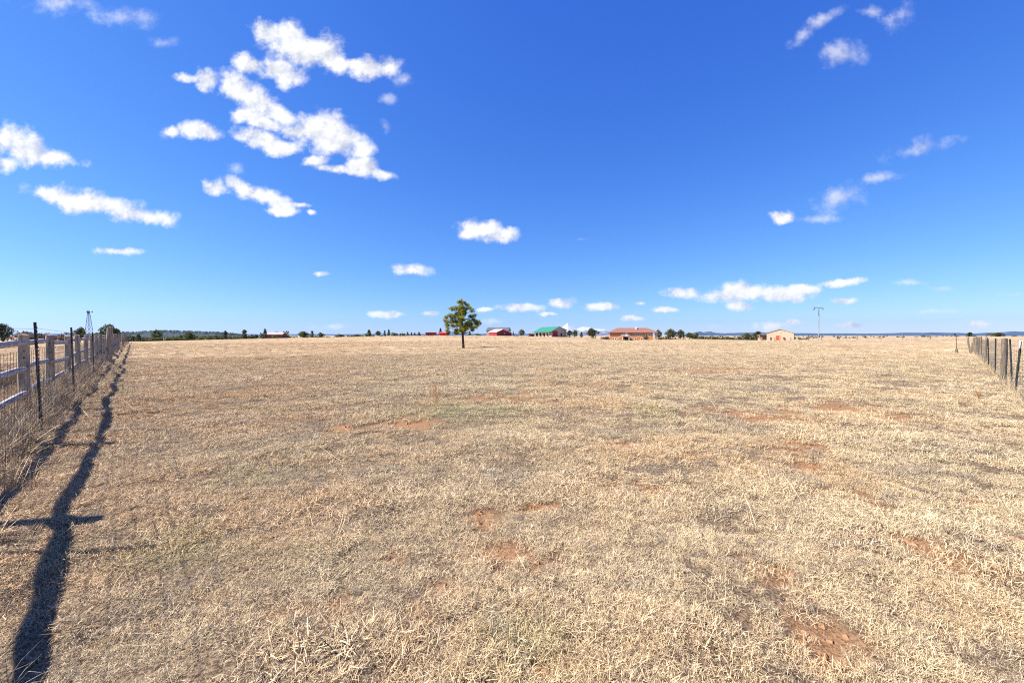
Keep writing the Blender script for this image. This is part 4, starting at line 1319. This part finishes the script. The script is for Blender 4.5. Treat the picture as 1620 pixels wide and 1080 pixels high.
P, ROT, SCL, IDX, WARM, DEAD, GREEN = [], [], [], [], [], [], []
rs = np.random.default_rng(77)
def scatter(r0, r1, dens, scale, zs=1.0, amax=63, pick=None, keep=None):
    A = R(amax) * (r1 * r1 - r0 * r0)
    N = int(A * dens)
    r = np.sqrt(rs.uniform(r0 * r0, r1 * r1, N)); a = rs.uniform(-R(amax), R(amax), N)
    x, y = r * np.sin(a), r * np.cos(a)
    b_ = bare(x, y)
    cover = sstep(fbm(x / 0.55, y / 0.55, 60, 3), 0.36, 0.54)
    k = rs.uniform(0, 1, N) > np.maximum(0.945 * b_ ** 0.8, 0.72 * (1 - cover))
    if keep is not None: k &= keep(x, y)
    put(x[k], y[k], scale, pick, zs=zs)
def put(x, y, scale, pick=None, sc_var=0.35, zs=1.0):
    N = len(x)
    P.append(np.stack([x, y, ground_z(x, y)], 1))
    ROT.append(np.stack([rs.normal(0, .08, N), rs.normal(0, .08, N), rs.uniform(0, 2 * pi, N)], 1))
    r = np.hypot(x, y)
    lump = fbm(x / 0.8, y / 0.8, 90, 3)
    q = scale * np.exp(rs.normal(0, sc_var * .6, N)) * (0.55 + 0.95 * lump) * (0.7 + 0.6 * fbm(x / 0.22, y / 0.22, 93, 2))
    SCL.append(np.stack([q, q, q * zs], 1))
    if pick is None:
        q = rs.uniform(0, 1, N)
        tus = sstep(fbm(x / 1.1, y / 1.1, 71, 3), 0.48, 0.66) * 0.4
        IDX.append(np.where(q < 0.025, rs.integers(9, 11, N), np.where(q < 0.04 + tus, rs.integers(6, 9, N), rs.integers(0, 6, N))))
    else:
        IDX.append(rs.integers(pick[0], pick[1], N))
    wl_ = 0.8 * sstep(-(x + 0.3 * y), 0.0, 3.0) + 0.30 - 0.20 * sstep(x, 1, 6)
    wn = fbm(x / 1.6, y / 1.6, 91, 4)
    pale_ = np.exp(-(((x - 3.6) / 1.6) ** 2 + ((y - 3.1) / 0.55) ** 2)) + 0.7 * np.exp(-(((x + 1.6) / 1.6) ** 2 + ((y - 12) / 1.2) ** 2))
    wn = wn - 0.5 * pale_
    WARM.append(np.clip(wl_ * 0.75 + (wn - 0.5) * 1.5 + rs.normal(0, .12, N), 0, 1))
    if pick == (11, 14): WARM[-1] = WARM[-1] * 0.45
    dn = fbm(x / 0.7, y / 0.7, 95, 3)
    DEAD.append(np.clip(np.maximum(sstep(dn - 0.3 * pale_, 0.58, 0.78) * (0.6 - 0.35 * wl_) + rs.normal(0, .08, N), (rs.uniform(0, 1, N) < 0.10) * rs.uniform(.5, 1, N)), 0, 0.95))
    g_ = np.exp(-(((x + 0.9) / 1.2) ** 2 + ((y - 7.4) / 0.9) ** 2)) * 0.8 + sstep(fbm(x / 1.3, y / 1.3, 99, 3), .68, .8) * .4
    GREEN.append(np.clip(g_ * rs.uniform(0.4, 1.2, N), 0, .85))
scatter(0.7, 3.4, 520, 0.72, 0.85)
scatter(3.4, 6.5, 340, 0.9, 0.9)
scatter(6.5, 14, 150, 1.15, 0.95)
scatter(14, 32, 55, 1.5, 0.75)
scatter(32, 75, 10, 2.4, 0.42)
scatter(75, 150, 1.6, 3.6, 0.24)
# tall grass in the strip of the two left-hand fences
def strip(c, k, d0, d1, n_, wdt, s):
    d = rs.uniform(d0, d1, n_) if d1 < 15 else d0 + (d1 - d0) * rs.uniform(0, 1, n_) ** 1.6
    o = rs.normal(0, wdt, n_)
    put(c + k * d + o * 0.74, d + o * 0.68, s, (11, 14))
strip(-1.85, KL, 1.5, 14, 420, 0.20, 0.80)
strip(-1.58, KL, 1.5, 14, 170, 0.13, 0.6)
strip(-1.85, KL, 14, 90, 520, 0.22, 0.8)
strip(-2.6, KL, 0, 40, 600, 0.6, 0.8)
strip(CR, KR, 6, 34, 130, 0.16, 0.6)
d = rs.uniform(6, 40, 110); put(rs.uniform(-0.8, 1.1, 110) * d, d, 0.32, (11, 14))
P = np.concatenate(P); ROT = np.concatenate(ROT); SCL = np.concatenate(SCL); IDX = np.concatenate(IDX)
gm = bpy.data.meshes.new('grass')
gm.vertices.add(len(P)); gm.vertices.foreach_set('co', P.reshape(-1).astype(np.float32))
def attr(name, typ, arr, key='value'):
    a = gm.attributes.new(name, typ, 'POINT'); a.data.foreach_set(key, arr.reshape(-1))
attr('rot', 'FLOAT_VECTOR', ROT.astype(np.float32), 'vector')
attr('scl', 'FLOAT_VECTOR', SCL.astype(np.float32), 'vector'); attr('idx', 'INT', IDX.astype(np.int32))
attr('warm', 'FLOAT', np.concatenate(WARM).astype(np.float32)); attr('dead', 'FLOAT', np.concatenate(DEAD).astype(np.float32))
attr('green', 'FLOAT', np.concatenate(GREEN).astype(np.float32))
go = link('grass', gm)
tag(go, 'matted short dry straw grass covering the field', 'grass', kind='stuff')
ng = bpy.data.node_groups.new('grass_scatter', 'GeometryNodeTree')
ng.interface.new_socket('Geometry', in_out='INPUT', socket_type='NodeSocketGeometry')
ng.interface.new_socket('Geometry', in_out='OUTPUT', socket_type='NodeSocketGeometry')
G = NT(ng)
gi, gout = G.n('NodeGroupInput'), G.n('NodeGroupOutput')
ci = G.n('GeometryNodeCollectionInfo')
ci.inputs['Collection'].default_value = tufts
ci.inputs['Separate Children'].default_value = True
ci.inputs['Reset Children'].default_value = True
iop = G.n('GeometryNodeInstanceOnPoints')
iop.inputs['Pick Instance'].default_value = True
def na(name, typ):
    q = G.n('GeometryNodeInputNamedAttribute', data_type=typ); q.inputs['Name'].default_value = name
    return q.outputs['Attribute']
e2r = G.n('FunctionNodeEulerToRotation')
L = ng.links.new
L(gi.outputs[0], iop.inputs['Points']); L(ci.outputs[0], iop.inputs['Instance'])
L(na('idx', 'INT'), iop.inputs['Instance Index'])
L(na('rot', 'FLOAT_VECTOR'), e2r.inputs[0]); L(e2r.outputs[0], iop.inputs['Rotation'])
L(na('scl', 'FLOAT_VECTOR'), iop.inputs['Scale'])
L(iop.outputs[0], gout.inputs[0])
md = go.modifiers.new('scatter', 'NODES'); md.node_group = ng
print('tufts', len(P))
